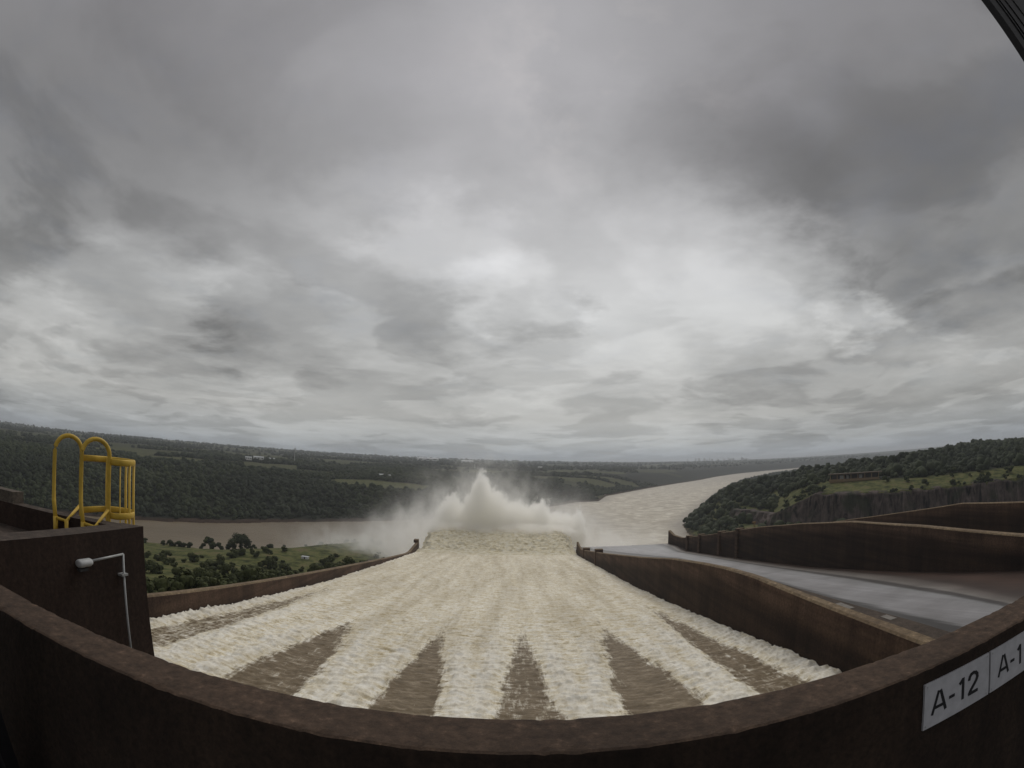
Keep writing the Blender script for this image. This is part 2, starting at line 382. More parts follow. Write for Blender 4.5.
gr = np.maximum(gr, (~far_ & (GX > 150)) * (sstep(-10, 0, dc_)*(1-sstep(55, 85, dc_))*sstep(36.5, 39, np.degrees(np.arctan2(GX, GY))) + .9*(1-sstep(37, 39, np.degrees(np.arctan2(GX, GY))))*(np.hypot(GX, GY) < 1100)*(dc_ < 130)))
attr(ground, 'grass', gr)
attr(ground, 'rock', np.where(far_, 1-sstep(5, 16, sd_ + 6*vn(GX/30, GY/30)), (1-sstep(3, 9, sd_))*.8))

# rock face below the shelf on the right bank
def build_cliff():
    P = np.array(CLIFF, float); seg = np.hypot(*np.diff(P, axis=0).T); cum = np.concatenate([[0], np.cumsum(seg)])
    n, mz = 420, 40
    t = np.linspace(0, cum[-1]*.93, n); X = np.interp(t, cum, P[:,0]); Y = np.interp(t, cum, P[:,1])
    tx, ty = np.gradient(X), np.gradient(Y); l = np.hypot(tx, ty); nx, ny = ty/l, -tx/l        # towards the dam
    T, K = np.meshgrid(t, np.linspace(0, 1, mz), indexing='ij')
    top = np.maximum(ground_z(X-nx*6, Y-ny*6), -70)[:, None]; top = top + fbm(t/14, t*0, o=3, s=31)[:, None]*2.5 + .5
    z = top*(1-K) + (-92)*K
    out = 1.5 + 11*K + fbm(T/15, K*.7, o=5, s=33)*8 + np.abs(vn(T/6, K*.4, s=41))*5 + fbm(T/5, K*6, o=3, s=42)*1.5
    out = np.where(K < .03, -9, out)
    z = np.where(K < .03, top-.4, z)
    return np.stack([X[:,None]+nx[:,None]*out, Y[:,None]+ny[:,None]*out, z], -1).reshape(-1,3), grid_faces(n, mz)
def cliff_mat():
    m, nt = nt_of('basalt_face')
    vs = coords(nt, (.11,.11,.014)); v = coords(nt, (.3,.3,.3))
    n1 = noise(nt, vs, 1.0, 8, .72, 1.2); n2 = noise(nt, v, .5, 6, .65); n3 = noise(nt, v, .11, 4, .6)
    c = ramp(nt, [(.40, (.008,.007,.007)), (.46, (.06,.047,.043)), (.6, (.115,.092,.083)), (.72, (.20,.17,.155))], n1)
    c2 = mix(nt, .75, c.outputs[0], ramp(nt, [(.3, (.55,.5,.5)), (.7, (1.35,1.3,1.25))], n2).outputs[0], 'MULTIPLY')
    gr = ramp(nt, [(.52, (0,0,0)), (.64, (1,1,1))], n3)
    c2 = mix(nt, math_(nt, 'MULTIPLY', gr.outputs[0], .7), c2, (.025,.033,.014))
    finish(nt, c2, .9, n2.outputs[0], .8, 1.0, .2); return m
cv, cf = build_cliff()
tag(mesh_obj('cliff', cv, cf, cliff_mat()), kind='structure')

# river
def river_mat():
    m, nt = nt_of('muddy_water')
    v = coords(nt, (1, 1, 1)); st = coords(nt, (.35, 1, 1))
    n1 = noise(nt, v, .004, 6, .6, .8); n2 = noise(nt, v, .035, 7, .65, .6); n3 = noise(nt, st, .16, 6, .65)
    a = N(nt, 'ShaderNodeAttribute', attribute_name='foam')
    base = ramp(nt, [(.35, (.125,.092,.050)), (.65, (.185,.142,.086))], n1)
    foam = ramp(nt, [(.3, (.40,.345,.26)), (.7, (.72,.68,.58))], n2)
    f = math_(nt, 'ADD', a.outputs['Fac'], math_(nt, 'MULTIPLY', math_(nt, 'SUBTRACT', n2.outputs[0], .5), 1.1))
    f = math_(nt, 'MULTIPLY', f, math_(nt, 'MINIMUM', math_(nt, 'MULTIPLY', a.outputs['Fac'], 5), 1), True)
    c = mix(nt, f, base.outputs[0], foam.outputs[0])
    sp = ramp(nt, [(.66, (0,0,0)), (.74, (1,1,1))], n3)
    c = mix(nt, math_(nt, 'MULTIPLY', sp.outputs[0], .3), c, (.42,.36,.28))
    rg = math_(nt, 'ADD', math_(nt, 'MULTIPLY', f, .35), .42)
    finish(nt, c, rg, n3.outputs[0], .9, 1.6, .3); return m
def build_river():
    az = np.radians(np.linspace(-100, 80, 420)); r = np.geomspace(250, 9000, 260)
    A, RR = np.meshgrid(az, r, indexing='ij'); X, Y = np.sin(A)*RR, np.cos(A)*RR
    sd = poly_sd(X, Y, RIV)
    Z = RIVZ + fbm(X/26, Y/26, o=3, s=51)*.8*(1-sstep(800, 2500, RR))
    o = mesh_obj('river_water', np.stack([X,Y,Z],-1).reshape(-1,3), grid_faces(len(az), len(r)), river_mat(), smooth=True)
    dpl = np.hypot(X-20, (Y-520)*.8)
    f = 1.0*(1-sstep(120, 330, dpl)) + .78*sstep(40, 260, X)*(1-sstep(900, 3200, RR))*sstep(0, 50, -sd) + .32*sstep(900, 2500, RR)*(X > 0)
    attr(o, 'foam', np.clip(f, 0, 1)); tag(o, kind='structure'); return o
build_river()

# ================================================================== spillway
M_wall = concrete('old_spillway_concrete', (.035,.022,.016), (.082,.053,.038), (.15,.10,.072), .22, (1,1,.12), (.19,.14,.085), .15, True)
M_floor = None
def wall_mesh(name, label, x0, x1f, ys, top_f, thick_f, base=8.0, parent=None, y_end_round=True):
    """a training wall along Y: inner face at x0, top profile top_f(y), thickness thick_f(y) (signed), foot below the chute floor"""
    rows = []
    for y in ys:
        zt, th = float(top_f(y)), float(thick_f(y)); zb = float(chute_z(y)) - base
        c = .35*(1 if th > 0 else -1)
        rows.append([(x0 + .0, y, zb), (x0, y, zt-6.5), (x0, y, zt-1.6), (x0, y, zt-.35), (x0+c, y, zt), (x0+th-c, y, zt), (x0+th, y, zt-.35), (x0+th, y, zb)])
    n = 8; V = [p for r in rows for p in r]; Fs = []
    for i in range(len(rows)-1):
        for k in range(n):
            k2 = (k+1) % n
            Fs.append((i*n+k, (i+1)*n+k, (i+1)*n+k2, i*n+k2))
    Fs.append(tuple(range(n))); Fs.append(tuple((len(rows)-1)*n+k for k in range(n-1, -1, -1)))
    bm = bmesh.new(); lay = bm.verts.layers.float.new('wet'); vs = [bm.verts.new(p) for p in V]
    for i, v in enumerate(vs): v[lay] = 1.0 if i % 8 in (0, 1, 7) else 0.0
    for f in Fs: bm.faces.new([vs[i] for i in f])
    return bm
ysL = list(np.arange(-20, 367, 4.0)) + [366]
root = empty('spillway_wall', (-70, 0, -30), 'brown concrete training wall along the left side of the foaming chute, shrubs behind it', 'wall')
bm = wall_mesh('w', '', -70, 0, ysL, lambda y: np.interp(y, WL_Y, WL_Z), lambda y: -2.2)
bm.transform(Matrix.Translation((70, 0, 30))); bm_obj('wall_body', bm, M_wall, root)
bm = bmesh.new(); box(bm, -3.4, -.2, 361.5, 366.4, -34.0, -31.6); bm_obj('end_post', bm, M_wall, root, bevel=.15)

D_Y = [-20, 52, 90, 103, 118, 142, 179, 262, 316, 335, 350, 357]; D_Z = [-24.2, -24.2, -24.5, -25.4, -27, -30.3, -36.8, -50.5, -58.9, -61.6, -61.2, -59.9]
def divider_top(y): return np.interp(y, D_Y, D_Z)
ys = list(np.arange(-20, 356, 4.0)) + [357]
root = empty('spillway_wall', (50, 0, -30), 'brown dividing wall between the foaming chute and the empty chute', 'wall')
bm = wall_mesh('w', '', 50, 0, ys, divider_top, lambda y: np.interp(y, [0, 50, 80, 120, 170, 360], [2.8, 2.6, 2.0, 1.7, 1.6, 1.6]))
bm.transform(Matrix.Translation((-50, 0, 30))); bm_obj('wall_body', bm, M_wall, root)
for yb, h in ((322, 2.2), (276, 2.8)):                       # square counterfort heads that rise above the crown
    z = float(divider_top(yb)); bm = bmesh.new()
    box(bm, -.35, 4.2, yb-1.5, yb+1.5, z+30-9, z+30+h*.62); bm_obj('buttress', bm, M_wall, root, bevel=.15)
M_patch = flat('pale_repair_mortar', (.20,.185,.165), .9, var=.2, k=.5)
ly = list(np.arange(-20, 134, 4.0)); bm = bmesh.new(); prv = None
for y in ly:                                                 # lower ledge behind the crown
    x0, x1 = float(np.interp(y, [0, 80, 134], [2.4, 1.6, 1.2])), float(np.interp(y, [0, 50, 70, 100, 134], [10, 9, 7, 3.4, 2.0])); zt = float(divider_top(y)) + 30 - 1.5
    q = [bm.verts.new(p) for p in ((x0, y, zt-9), (x0, y, zt), (x1, y, zt), (x1, y, zt-16))]
    if prv:
        for k in range(3): bm.faces.new((prv[k], q[k], q[k+1], prv[k+1]))
    prv = q
bm_obj('ledge', bm, concrete('stained_ledge', (.03,.023,.018), (.06,.046,.036), (.11,.085,.066), .4, (1,1,1)), root)
for yp, l, wd_, xo in ((55, 2.5, 1.5, 6.4), (65, 4, 2.2, 4.2), (75, 5, 1.9, 3.0)):
    bm = bmesh.new(); z = float(divider_top(yp)) - 1.5; vv = box(bm, xo, xo+wd_, yp-l/2, yp+l/2, 0, 1)
    for q in vv: q.co.z = float(divider_top(q.co.y)) - 1.5 + 30 + (.07 if q.co.z > .5 else -.4)
    bm_obj('ledge_slab', bm, M_patch, root)
# wall between the empty middle chute and the right chute
def wall2_top(y): return np.interp(y, [-20, 71, 114, 152, 189, 230, 304, 348, 369, 380], [-25.4, -25.3, -25, -26.2, -30.3, -36.2, -50.4, -58.5, -59.2, -56.9])
root = empty('spillway_wall', (130, 0, -30), 'long brown wall on the far side of the empty chute, buttresses near its rounded end', 'wall')
bm = wall_mesh('w', '', 130, 0, list(np.arange(-20, 378, 4.0)) + [380], wall2_top, lambda y: np.interp(y, [0, 100, 180, 380], [3.6, 3.4, 2.6, 2.6]))
bm.transform(Matrix.Translation((-130, 0, 30))); bm_obj('wall_body', bm, M_wall, root)
for yb in (334, 311, 278, 253):
    z = float(wall2_top(yb)); bm = bmesh.new(); box(bm, -1.3, 3.6, yb-1.3, yb+1.3, float(chute_z(yb))+30-5, z+30+1.0); bm_obj('buttress', bm, M_wall, root, bevel=.15)
def wall3_top(y): return np.interp(y, [-20, 95, 110, 148, 191, 235, 318, 376], [-25.8, -25.3, -25.6, -26.6, -32.6, -39.2, -53, -59])
root = empty('spillway_wall', (201, 0, -30), 'farthest brown spillway wall, its pale crown rising behind the middle wall below the cliff', 'wall')
bm = wall_mesh('w', '', 201, 0, list(np.arange(-20, 374, 4.0)) + [376], wall3_top, lambda y: 2.6)
bm.transform(Matrix.Translation((-201, 0, 30))); bm_obj('wall_body', bm, M_wall, root)

# dry chute floor
def floor_mat():
    m, nt = nt_of('wet_chute_slab')
    tc = N(nt, 'ShaderNodeTexCoord'); sx = N(nt, 'ShaderNodeSeparateXYZ'); L(nt, tc, 'Object', sx, 0)
    st = coords(nt, (.5,.012,.1)); v = coords(nt, (.1,.1,.1)); n1 = noise(nt, st, 1.2, 6, .65); n2 = noise(nt, v, .8, 6, .6)
    ua = N(nt, 'ShaderNodeAttribute', attribute_name='band'); u = math_(nt, 'ADD', ua.outputs['Fac'], math_(nt, 'MULTIPLY', math_(nt, 'SUBTRACT', n1.outputs[0], .5), .05))
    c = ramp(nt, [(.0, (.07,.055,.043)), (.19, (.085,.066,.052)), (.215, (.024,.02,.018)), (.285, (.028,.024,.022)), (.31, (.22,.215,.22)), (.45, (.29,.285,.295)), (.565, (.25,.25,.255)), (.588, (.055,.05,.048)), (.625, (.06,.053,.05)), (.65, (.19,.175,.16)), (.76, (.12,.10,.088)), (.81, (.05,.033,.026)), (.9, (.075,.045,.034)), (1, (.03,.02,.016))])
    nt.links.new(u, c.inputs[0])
    c2 = mix(nt, .7, c.outputs[0], ramp(nt, [(.3, (.62,.6,.58)), (.7, (1.25,1.25,1.25))], n2).outputs[0], 'MULTIPLY')
    c2 = mix(nt, .7, c2, ramp(nt, [(.3, (.7,.7,.7)), (.7, (1.2,1.2,1.2))], n1).outputs[0], 'MULTIPLY')
    finish(nt, c2, .45, n2.outputs[0], .3, .2, .4); return m
def strip(name, x0, x1, nx, ys, mat, zoff=0, lip=True):
    X, Y = np.meshgrid(np.linspace(x0, x1, nx), ys, indexing='ij')
    Z = chute_z(Y) + zoff + 2.5*sstep(330, 362, Y)*lip
    V = np.stack([X, Y, Z], -1).reshape(-1, 3); F_ = grid_faces(nx, len(ys))
    return mesh_obj(name, V, F_, mat, smooth=True)
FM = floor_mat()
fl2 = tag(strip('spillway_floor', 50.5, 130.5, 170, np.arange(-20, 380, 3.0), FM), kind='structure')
_v = np.empty(len(fl2.data.vertices)*3, np.float32); fl2.data.vertices.foreach_get('co', _v); _v = _v.reshape(-1, 3); _x, _y = _v[:, 0], _v[:, 1]
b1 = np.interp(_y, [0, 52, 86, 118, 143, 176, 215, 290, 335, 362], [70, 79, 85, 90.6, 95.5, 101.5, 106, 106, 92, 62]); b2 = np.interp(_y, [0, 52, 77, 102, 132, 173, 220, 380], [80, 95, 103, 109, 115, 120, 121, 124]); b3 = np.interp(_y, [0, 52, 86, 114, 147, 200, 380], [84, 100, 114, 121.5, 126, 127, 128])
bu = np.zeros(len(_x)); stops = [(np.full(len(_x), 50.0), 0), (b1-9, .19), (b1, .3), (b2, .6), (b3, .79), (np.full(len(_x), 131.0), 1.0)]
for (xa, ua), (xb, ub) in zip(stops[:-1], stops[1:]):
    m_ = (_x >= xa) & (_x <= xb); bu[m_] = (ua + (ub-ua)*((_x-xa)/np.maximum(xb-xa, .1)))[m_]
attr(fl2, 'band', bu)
tag(strip('spillway_floor', 131, 201.5, 20, np.arange(-20, 376, 3.0), M_wall), kind='structure')
tag(strip('spillway_floor', -71, 51, 20, np.arange(-20, 360, 4.0), M_wall, zoff=-2.6, lip=False), kind='structure')
# blunt downstream faces of the chutes
bm = bmesh.new(); box(bm, -71.8, 52.2, 355, 358.5, -118, -71.6); box(bm, 52.6, 132, 374, 378, -118, -69.4); box(bm, 134, 201, 372, 375.5, -118, -69.6)
tag(bm_obj('spillway_terrain', bm, M_wall), kind='structure')

# rushing water on the chute: gaps of smooth brown water open between foam streams under the gates
GAPS = [(-61.8, 57, -63.2, 165, 8.6), (-35.2, 57, -38.2, 113, 12.2), (-14.2, 57, -15.2, 106, 8.4), (2.7, 57, 3.0, 114, 7.4), (20.9, 57, 22.9, 112, 10.4), (39.6, 57, 41.8, 138, 7.6)]
def foam_water():
    ys = np.concatenate([np.linspace(30, 130, 420)[:-1], np.linspace(130, 361, 430)]); xs = np.linspace(-69.9, 49.9, 560)
    X, Y = np.meshgrid(xs, ys, indexing='ij')
    gap = np.zeros(X.shape); edge = np.zeros(X.shape)
    stw = fbm(X/1.5, Y/9, o=4, s=60)                     # streaks along the flow
    for i, (x0, y0, x1, y1, w0) in enumerate(GAPS):
        t = (Y-y0)/(y1-y0); c = x0 + (x1-x0)*t
        hw = np.where(t < 1, w0*.5*np.sign(1-t)*np.abs(1-t)**.85, 0) + .9*(1-sstep(.8, 3.0, t))*min(1, w0/7) - .35*sstep(1, 3, t)
        soft = .8 + .12*w0 + 1.3*sstep(.3, 1.1, t)
        e = hw - np.abs(X-c) + (fbm(X/3.2, Y/7, o=4, s=61+i)*1.5 + fbm(X/.8, Y/2.4, o=3, s=161+i)*1.2 + stw*.8)*(.45+.35*np.clip(1-t, 0, 1))*min(1, w0/5)
        k = (.72, .9, 1, .84, 1, .86)[i]*(1 - .48*sstep(.55, 1.3, t))*(1-sstep(1.3, 3.4, t))
        gap = np.maximum(gap, k*sstep(-soft, soft, e)); edge = np.maximum(edge, np.exp(-((e+soft+.9)/1.7)**2)*(1-sstep(.45, 1.1, t)))
    farm = sstep(85, 150, Y)
    n_big = fbm(X/7, Y/9, o=3, s=71); n_mid = fbm(X/2.6, Y/1.7, o=4, s=72); n_fin = fbm(X/.9, Y/.75, o=3, s=73)
    rid = np.abs(vn(X/6.5+vn(X/9, Y/9, s=77), Y/2.4, s=74))
    foam = 1-gap*(.90-.10*np.clip(stw*2, 0, 1)) + 0*gap
    spk = np.maximum(fbm(X/.62, Y/.8, o=3, s=78), 0)
    ew = edge*(1-.35*farm)
    h = .55*foam + ew*(.26 + .24*n_mid + .24*spk) + foam*((.20+.06*(1-farm))*n_mid + .22*n_big + (.13+.10*(1-farm))*n_fin + (.08+.10*(1-farm))*spk + .42*(.45-rid)*(1-farm)) + (1-foam)*(.26*n_mid + .10*n_fin)
    wl = np.exp(-((X+69.5)/2.2)**2) + np.exp(-((X-49.5)/2.2)**2); h = h + wl*(.15+.25*n_mid+.25*spk)
    Z = chute_z(Y) - 1.5 + h
    # the flip bucket throws the sheet upwards as a jet
    o = mesh_obj('chute_water', np.stack([X, Y, Z], -1).reshape(-1, 3), grid_faces(len(xs), len(ys)), water_mat(), smooth=True)
    attr(o, 'foam', foam); attr(o, 'edge', np.clip(edge + wl*.5, 0, 1)); attr(o, 'tex', n_mid*.5+.5); tag(o, kind='structure'); return o
def water_mat():
    m, nt = nt_of('silty_foam')
    f = N(nt, 'ShaderNodeAttribute', attribute_name='foam'); e = N(nt, 'ShaderNodeAttribute', attribute_name='edge'); t = N(nt, 'ShaderNodeAttribute', attribute_name='tex')
    v = coords(nt, (1,1,1)); st = coords(nt, (.35, 1.0, 1)); n1 = noise(nt, st, .9, 7, .75); n2 = noise(nt, v, .05, 4, .5); n3 = noise(nt, v, 2.6, 5, .7); lo = coords(nt, (.30,.022,.1)); n4 = noise(nt, lo, .6, 5, .6)
    brown = ramp(nt, [(.34, (.105,.077,.043)), (.52, (.185,.140,.085)), (.66, (.33,.27,.19))], n1)
    cream = ramp(nt, [(.34, (.50,.41,.23)), (.47, (.76,.70,.55)), (.58, (.88,.86,.78))], n1)
    c1 = mix(nt, .55, cream.outputs[0], ramp(nt, [(.3, (.70,.67,.58)), (.65, (1.12,1.12,1.14))], n3).outputs[0], 'MULTIPLY')
    c1 = mix(nt, .5, c1, ramp(nt, [(.33, (.62,.57,.48)), (.60, (1.12,1.12,1.12))], n4).outputs[0], 'MULTIPLY')
    c1 = mix(nt, math_(nt, 'MULTIPLY', e.outputs['Fac'], .6), c1, (.88,.86,.79))
    lg = coords(nt, (1.1, .16, 1)); n5 = noise(nt, lg, 1.3, 7, .72)
    thr = math_(nt, 'ADD', math_(nt, 'MULTIPLY', n5.outputs[0], .55), math_(nt, 'ADD', math_(nt, 'MULTIPLY', n1.outputs[0], .33), math_(nt, 'MULTIPLY', n3.outputs[0], .12)))
    q = math_(nt, 'SUBTRACT', math_(nt, 'ADD', math_(nt, 'MULTIPLY', f.outputs['Fac'], 1.15), math_(nt, 'MULTIPLY', math_(nt, 'SUBTRACT', thr, .5), 2.5)), .47)
    fk = math_(nt, 'MULTIPLY', math_(nt, 'ADD', q, .12), 2.6, True)
    c = mix(nt, fk, brown.outputs[0], c1)
    rg = math_(nt, 'ADD', math_(nt, 'MULTIPLY', fk, .4), .5)
    sk = ramp(nt, [(.36, (.66,.60,.48)), (.52, (1,1,1)), (.66, (1.1,1.1,1.1))], n5); c = mix(nt, math_(nt, 'MULTIPLY', fk, .42), c, sk.outputs[0], 'MULTIPLY')
    finish(nt, c, rg, n3.outputs[0], .5, .35, .14); return m
foam_water()

def jet_mat(name, a, b_, c_, k=1.0):
    m, nt = nt_of(name)
    v = coords(nt, (1,1,1)); st = coords(nt, (.55,1,.9)); n1 = noise(nt, st, .16*k, 7, .72); n2 = noise(nt, v, .5*k, 5, .7)
    c = ramp(nt, [(.34, a), (.47, b_), (.62, c_)], n1)
    finish(nt, c.outputs[0], .9, n2.outputs[0], .7, 1.0, .1); return m
def jet():
    nx, ns = 320, 150
    U, S = np.meshgrid(np.linspace(0, 1, nx), np.linspace(0, 1, ns), indexing='ij')
    Y = 350 + 74*S; sp = 1 + .05*S
    X = -10 + (U*120-60)*sp
    Z = -69.75 + 1.5*S + 12*S*(1-.15*S) + (fbm(X/9, Y/5, o=4, s=81)*1.6 + fbm(X/2.4, Y/2.2, o=4, s=82)*1.3 + fbm(X/22, S*0, o=2, s=84)*1.0)*sstep(0, .25, S)
    edge = np.minimum(U, 1-U); Z = Z - 7.0*(1-sstep(0, .07+.03*vn(Y/6, X*0, s=86), edge))*sstep(.05, .5, S)
    X = X + fbm(Y/6, Z/4, X/6, o=3, s=83)*1.8*sstep(0, .2, S)
    V = np.stack([X, Y, Z], -1).reshape(-1, 3)
    # underside, so that the sheet has body
    V2 = V.copy(); V2[:, 2] = V[:, 2]-6
    Fa = grid_faces(nx, ns); n = len(V)
    tag(mesh_obj('jet_water', np.concatenate([V, V2]), np.concatenate([Fa, Fa[:, ::-1]+n]), jet_mat('yellow_jet_foam', (.52,.44,.27), (.78,.71,.52), (.87,.83,.70), 3.2), smooth=True), kind='structure')
jet()
# drifting mist: soft edges of the plume and the veil over the river
def mist(name, lo, hi, build):
    bm = bmesh.new(); box(bm, lo[0], hi[0], lo[1], hi[1], lo[2], hi[2])
    m, nt = nt_of(name); tc = N(nt, 'ShaderNodeTexCoord'); sx = N(nt, 'ShaderNodeSeparateXYZ'); L(nt, tc, 'Object', sx, 0)
    d = build(nt, tc, sx)
    pv = N(nt, 'ShaderNodeVolumePrincipled'); pv.inputs['Color'].default_value = (1,.997,.985,1); pv.inputs['Anisotropy'].default_value = .6
    nt.links.new(d, pv.inputs['Density']); o = N(nt, 'ShaderNodeOutputMaterial'); L(nt, pv, 0, o, 'Volume')
    ob = bm_obj(name, bm, m); tag(ob, kind='stuff'); m.volume_intersection_method if hasattr(m, 'volume_intersection_method') else None
    return ob, m
def gauss(nt, sx, c, s):
    t = None
    for i in range(3):
        q = math_(nt, 'DIVIDE', math_(nt, 'SUBTRACT', sx.outputs[i], c[i]), s[i]); q = math_(nt, 'MULTIPLY', q, q)
        t = q if t is None else math_(nt, 'ADD', t, q)
    return math_(nt, 'POWER', 2.71828, math_(nt, 'MULTIPLY', t, -1))
def plume_density(nt, tc, sx):
    v = N(nt, 'ShaderNodeMapping'); L(nt, tc, 'Object', v, 0); v.inputs['Scale'].default_value = (1,1,.75)
    n = noise(nt, v, .055, 5, .62, .6); v2 = N(nt, 'ShaderNodeMapping'); L(nt, tc, 'Object', v2, 0); v2.inputs['Scale'].default_value = (1,1,.6); nf = noise(nt, v2, .13, 8, .70, .2)
    core = None      # thick spray with a ragged edge
    for c, s_, a in (((-27,440,-46),(10,20,34),1.35), ((-16,440,-57),(16,22,31),1.15), ((-34,440,-58),(14,20,28),1.1), ((-54,444,-60),(15,20,30),1.02), ((-40,440,-64),(30,22,24),1.15), ((2,442,-64),(26,22,27),1.15), ((27,442,-63),(13,20,28),1.12), ((46,444,-68),(22,20,22),1.1), ((63,446,-66),(9,18,22),1.0), ((-36,416,-60),(42,14,7),1.05), ((18,416,-60),(42,14,7),1.05)):
        g = math_(nt, 'MULTIPLY', gauss(nt, sx, c, s_), a); core = g if core is None else math_(nt, 'MAXIMUM', core, g)
    cc = math_(nt, 'ADD', core, math_(nt, 'MULTIPLY', math_(nt, 'SUBTRACT', nf.outputs[0], .5), 1.45))
    mr = N(nt, 'ShaderNodeMapRange', interpolation_type='SMOOTHSTEP'); nt.links.new(cc, mr.inputs[0]); mr.inputs[1].default_value = .42; mr.inputs[2].default_value = .49; mr.inputs[3].default_value = 0; mr.inputs[4].default_value = .24
    acc = None
    for c, s_, a in (((-25,445,-48),(22,28,36),.05), ((-56,450,-55),(26,28,28),.045), ((-2,455,-48),(24,26,26),.03), ((36,445,-62),(28,26,22),.05), ((66,450,-76),(22,26,20),.06),
                     ((-96,465,-84),(34,40,24),.085), ((-150,495,-100),(56,46,18),.075), ((-75,470,-62),(22,40,30),.022), ((104,470,-92),(44,44,19),.055), ((0,470,-50),(46,34,34),.010), ((-90,520,-50),(55,60,34),.0030), ((30,500,-55),(60,50,26),.005)):
        g = math_(nt, 'MULTIPLY', gauss(nt, sx, c, s_), a); acc = g if acc is None else math_(nt, 'ADD', acc, g)
    k = ramp(nt, [(.40, (.06,.06,.06)), (.52, (.5,.5,.5)), (.68, (1.6,1.6,1.6))], n)
    wis = math_(nt, 'MAXIMUM', math_(nt, 'SUBTRACT', math_(nt, 'MULTIPLY', acc, k.outputs[0]), .0004), 0.0)
    return math_(nt, 'ADD', wis, mr.outputs[0])
ob, mm = mist('mist', (-260, 385, -117), (190, 640, 10), plume_density)
sc.cycles.volume_step_rate = .25; sc.cycles.volume_max_steps = 512
sc.cycles.volume_bounces = 28; sc.cycles.max_bounces = 28; sc.cycles.diffuse_bounces = 3; sc.cycles.glossy_bounces = 2; sc.cycles.transparent_max_bounces = 16

# air: one even box of haze round everything
hz = bmesh.new(); box(hz, -32000, 32000, -28000, 32000, -127, 150)
m, nt = nt_of('haze_air'); pv = N(nt, 'ShaderNodeVolumePrincipled'); pv.inputs['Color'].default_value = (.88,.93,1,1); pv.inputs['Density'].default_value = 7.5e-5; pv.inputs['Anisotropy'].default_value = .2
o_ = N(nt, 'ShaderNodeOutputMaterial'); L(nt, pv, 0, o_, 'Volume')
tag(bm_obj('haze', hz, m), kind='stuff')

# ================================================================== foreground: parapet, pier, ladder, lamp, plates, window-edge stand-in posts
M_par = concrete('parapet_shaded_concrete', (.010,.0062,.0043), (.020,.0125,.009), (.044,.029,.020), 3.0, (1,1,.10), (.072,.047,.032), .02)  # faces darker than the top: the shade on them is put into the colour
def parapet():
    ob = None
    xs = np.arange(-7, 9.01, .025); prof = []
    def ring(y0, y1, zt, zb, c=.022):
        out = [(y0-.277*(zt-c-zb)*(1-k/10), zb+(zt-c-zb)*k/10) for k in range(0, 11)] + [(y0+c*.3, zt-c*.3)] + [(y0+c+(y1-y0-2*c)*k/8, zt) for k in range(9)] + [(y1-c*.3, zt-c*.3)] + [(y1, zt-c-(zt-c-zb)*k/4) for k in range(5)]
        return out
    pr = np.array(ring(1.715, 2.03, -1.2, -2.55)); n = len(pr)
    X = np.repeat(xs[:, None], n, 1); Y = np.repeat(pr[None, :, 0], len(xs), 0).copy(); Z = np.repeat(pr[None, :, 1], len(xs), 0).copy()
    nz = fbm(X/.22, Y/.22, Z/.22, o=4, s=101); chip = np.maximum(fbm(X/.07, Y*0, Z*0, o=3, s=103)-.18, 0)
    top = (Z > -1.26)
    Y += .003*nz*np.where(Y < 1.87, -1, 1); Z += np.where(top, .003*nz - .018*chip*((Y < 1.76) | (Y > 1.98)), 0)
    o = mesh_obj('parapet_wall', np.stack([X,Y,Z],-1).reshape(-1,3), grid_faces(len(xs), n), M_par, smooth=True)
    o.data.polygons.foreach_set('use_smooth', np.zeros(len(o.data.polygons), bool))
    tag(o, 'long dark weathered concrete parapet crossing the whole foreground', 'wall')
parapet()
bm = bmesh.new(); box(bm, -14, 14, -6, 1.9, -3.0, -2.45)
tag(bm_obj('road', bm, flat('dam_road_asphalt', (.03,.028,.027), .9, k=1)), kind='structure')

M_pier = concrete('pier_concrete', (.018,.011,.009), (.031,.020,.016), (.054,.035,.027), 1.6, (1,1,.09), (.065,.05,.04), .012)
root = empty('pier_wall', (-5.2, 5.43, -3), 'dark streaked concrete pier block at the left carrying the yellow ladder', 'wall')
def rel(bm): bm.transform(Matrix.Translation((5.2, -5.43, 3))); return bm
def prism(bm, P, z0, z1):
    a = [bm.verts.new((x, y, z0)) for x, y in P]; b2 = [bm.verts.new((x, y, z1)) for x, y in P]; n = len(P)
    bm.faces.new(a[::-1]); bm.faces.new(b2)
    for i in range(n): bm.faces.new((a[i], a[(i+1)%n], b2[(i+1)%n], b2[i]))
bm = bmesh.new(); prism(bm, [(-5.2,2.05),(-5.2,5.43),(-5.58,5.345),(-5.58,2.05)], -40, -1.22); bm_obj('side_wall', rel(bm), M_pier, root, bevel=.02)
bm = bmesh.new(); prism(bm, [(-5.583,5.343),(-9.4,4.46),(-9.4,4.2),(-5.583,5.08)], -40, -1.235); bm_obj('end_wall', rel(bm), M_pier, root, bevel=.02)
bm = bmesh.new(); prism(bm, [(-5.583,2.05),(-5.583,5.077),(-9.4,4.197),(-9.4,2.05)], -40, -1.6); bm_obj('platform_floor', rel(bm), M_pier, root)
bm = bmesh.new(); prism(bm, [(-7.75,4.6),(-7.75,4.84),(-9.8,4.37),(-9.8,4.13)], -1.3, -1.05); bm_obj('raised_kerb', rel(bm), concrete('pale_kerb', (.06,.05,.04), (.1,.085,.07), (.16,.14,.12), 2, (1,1,1)), root, bevel=.02)

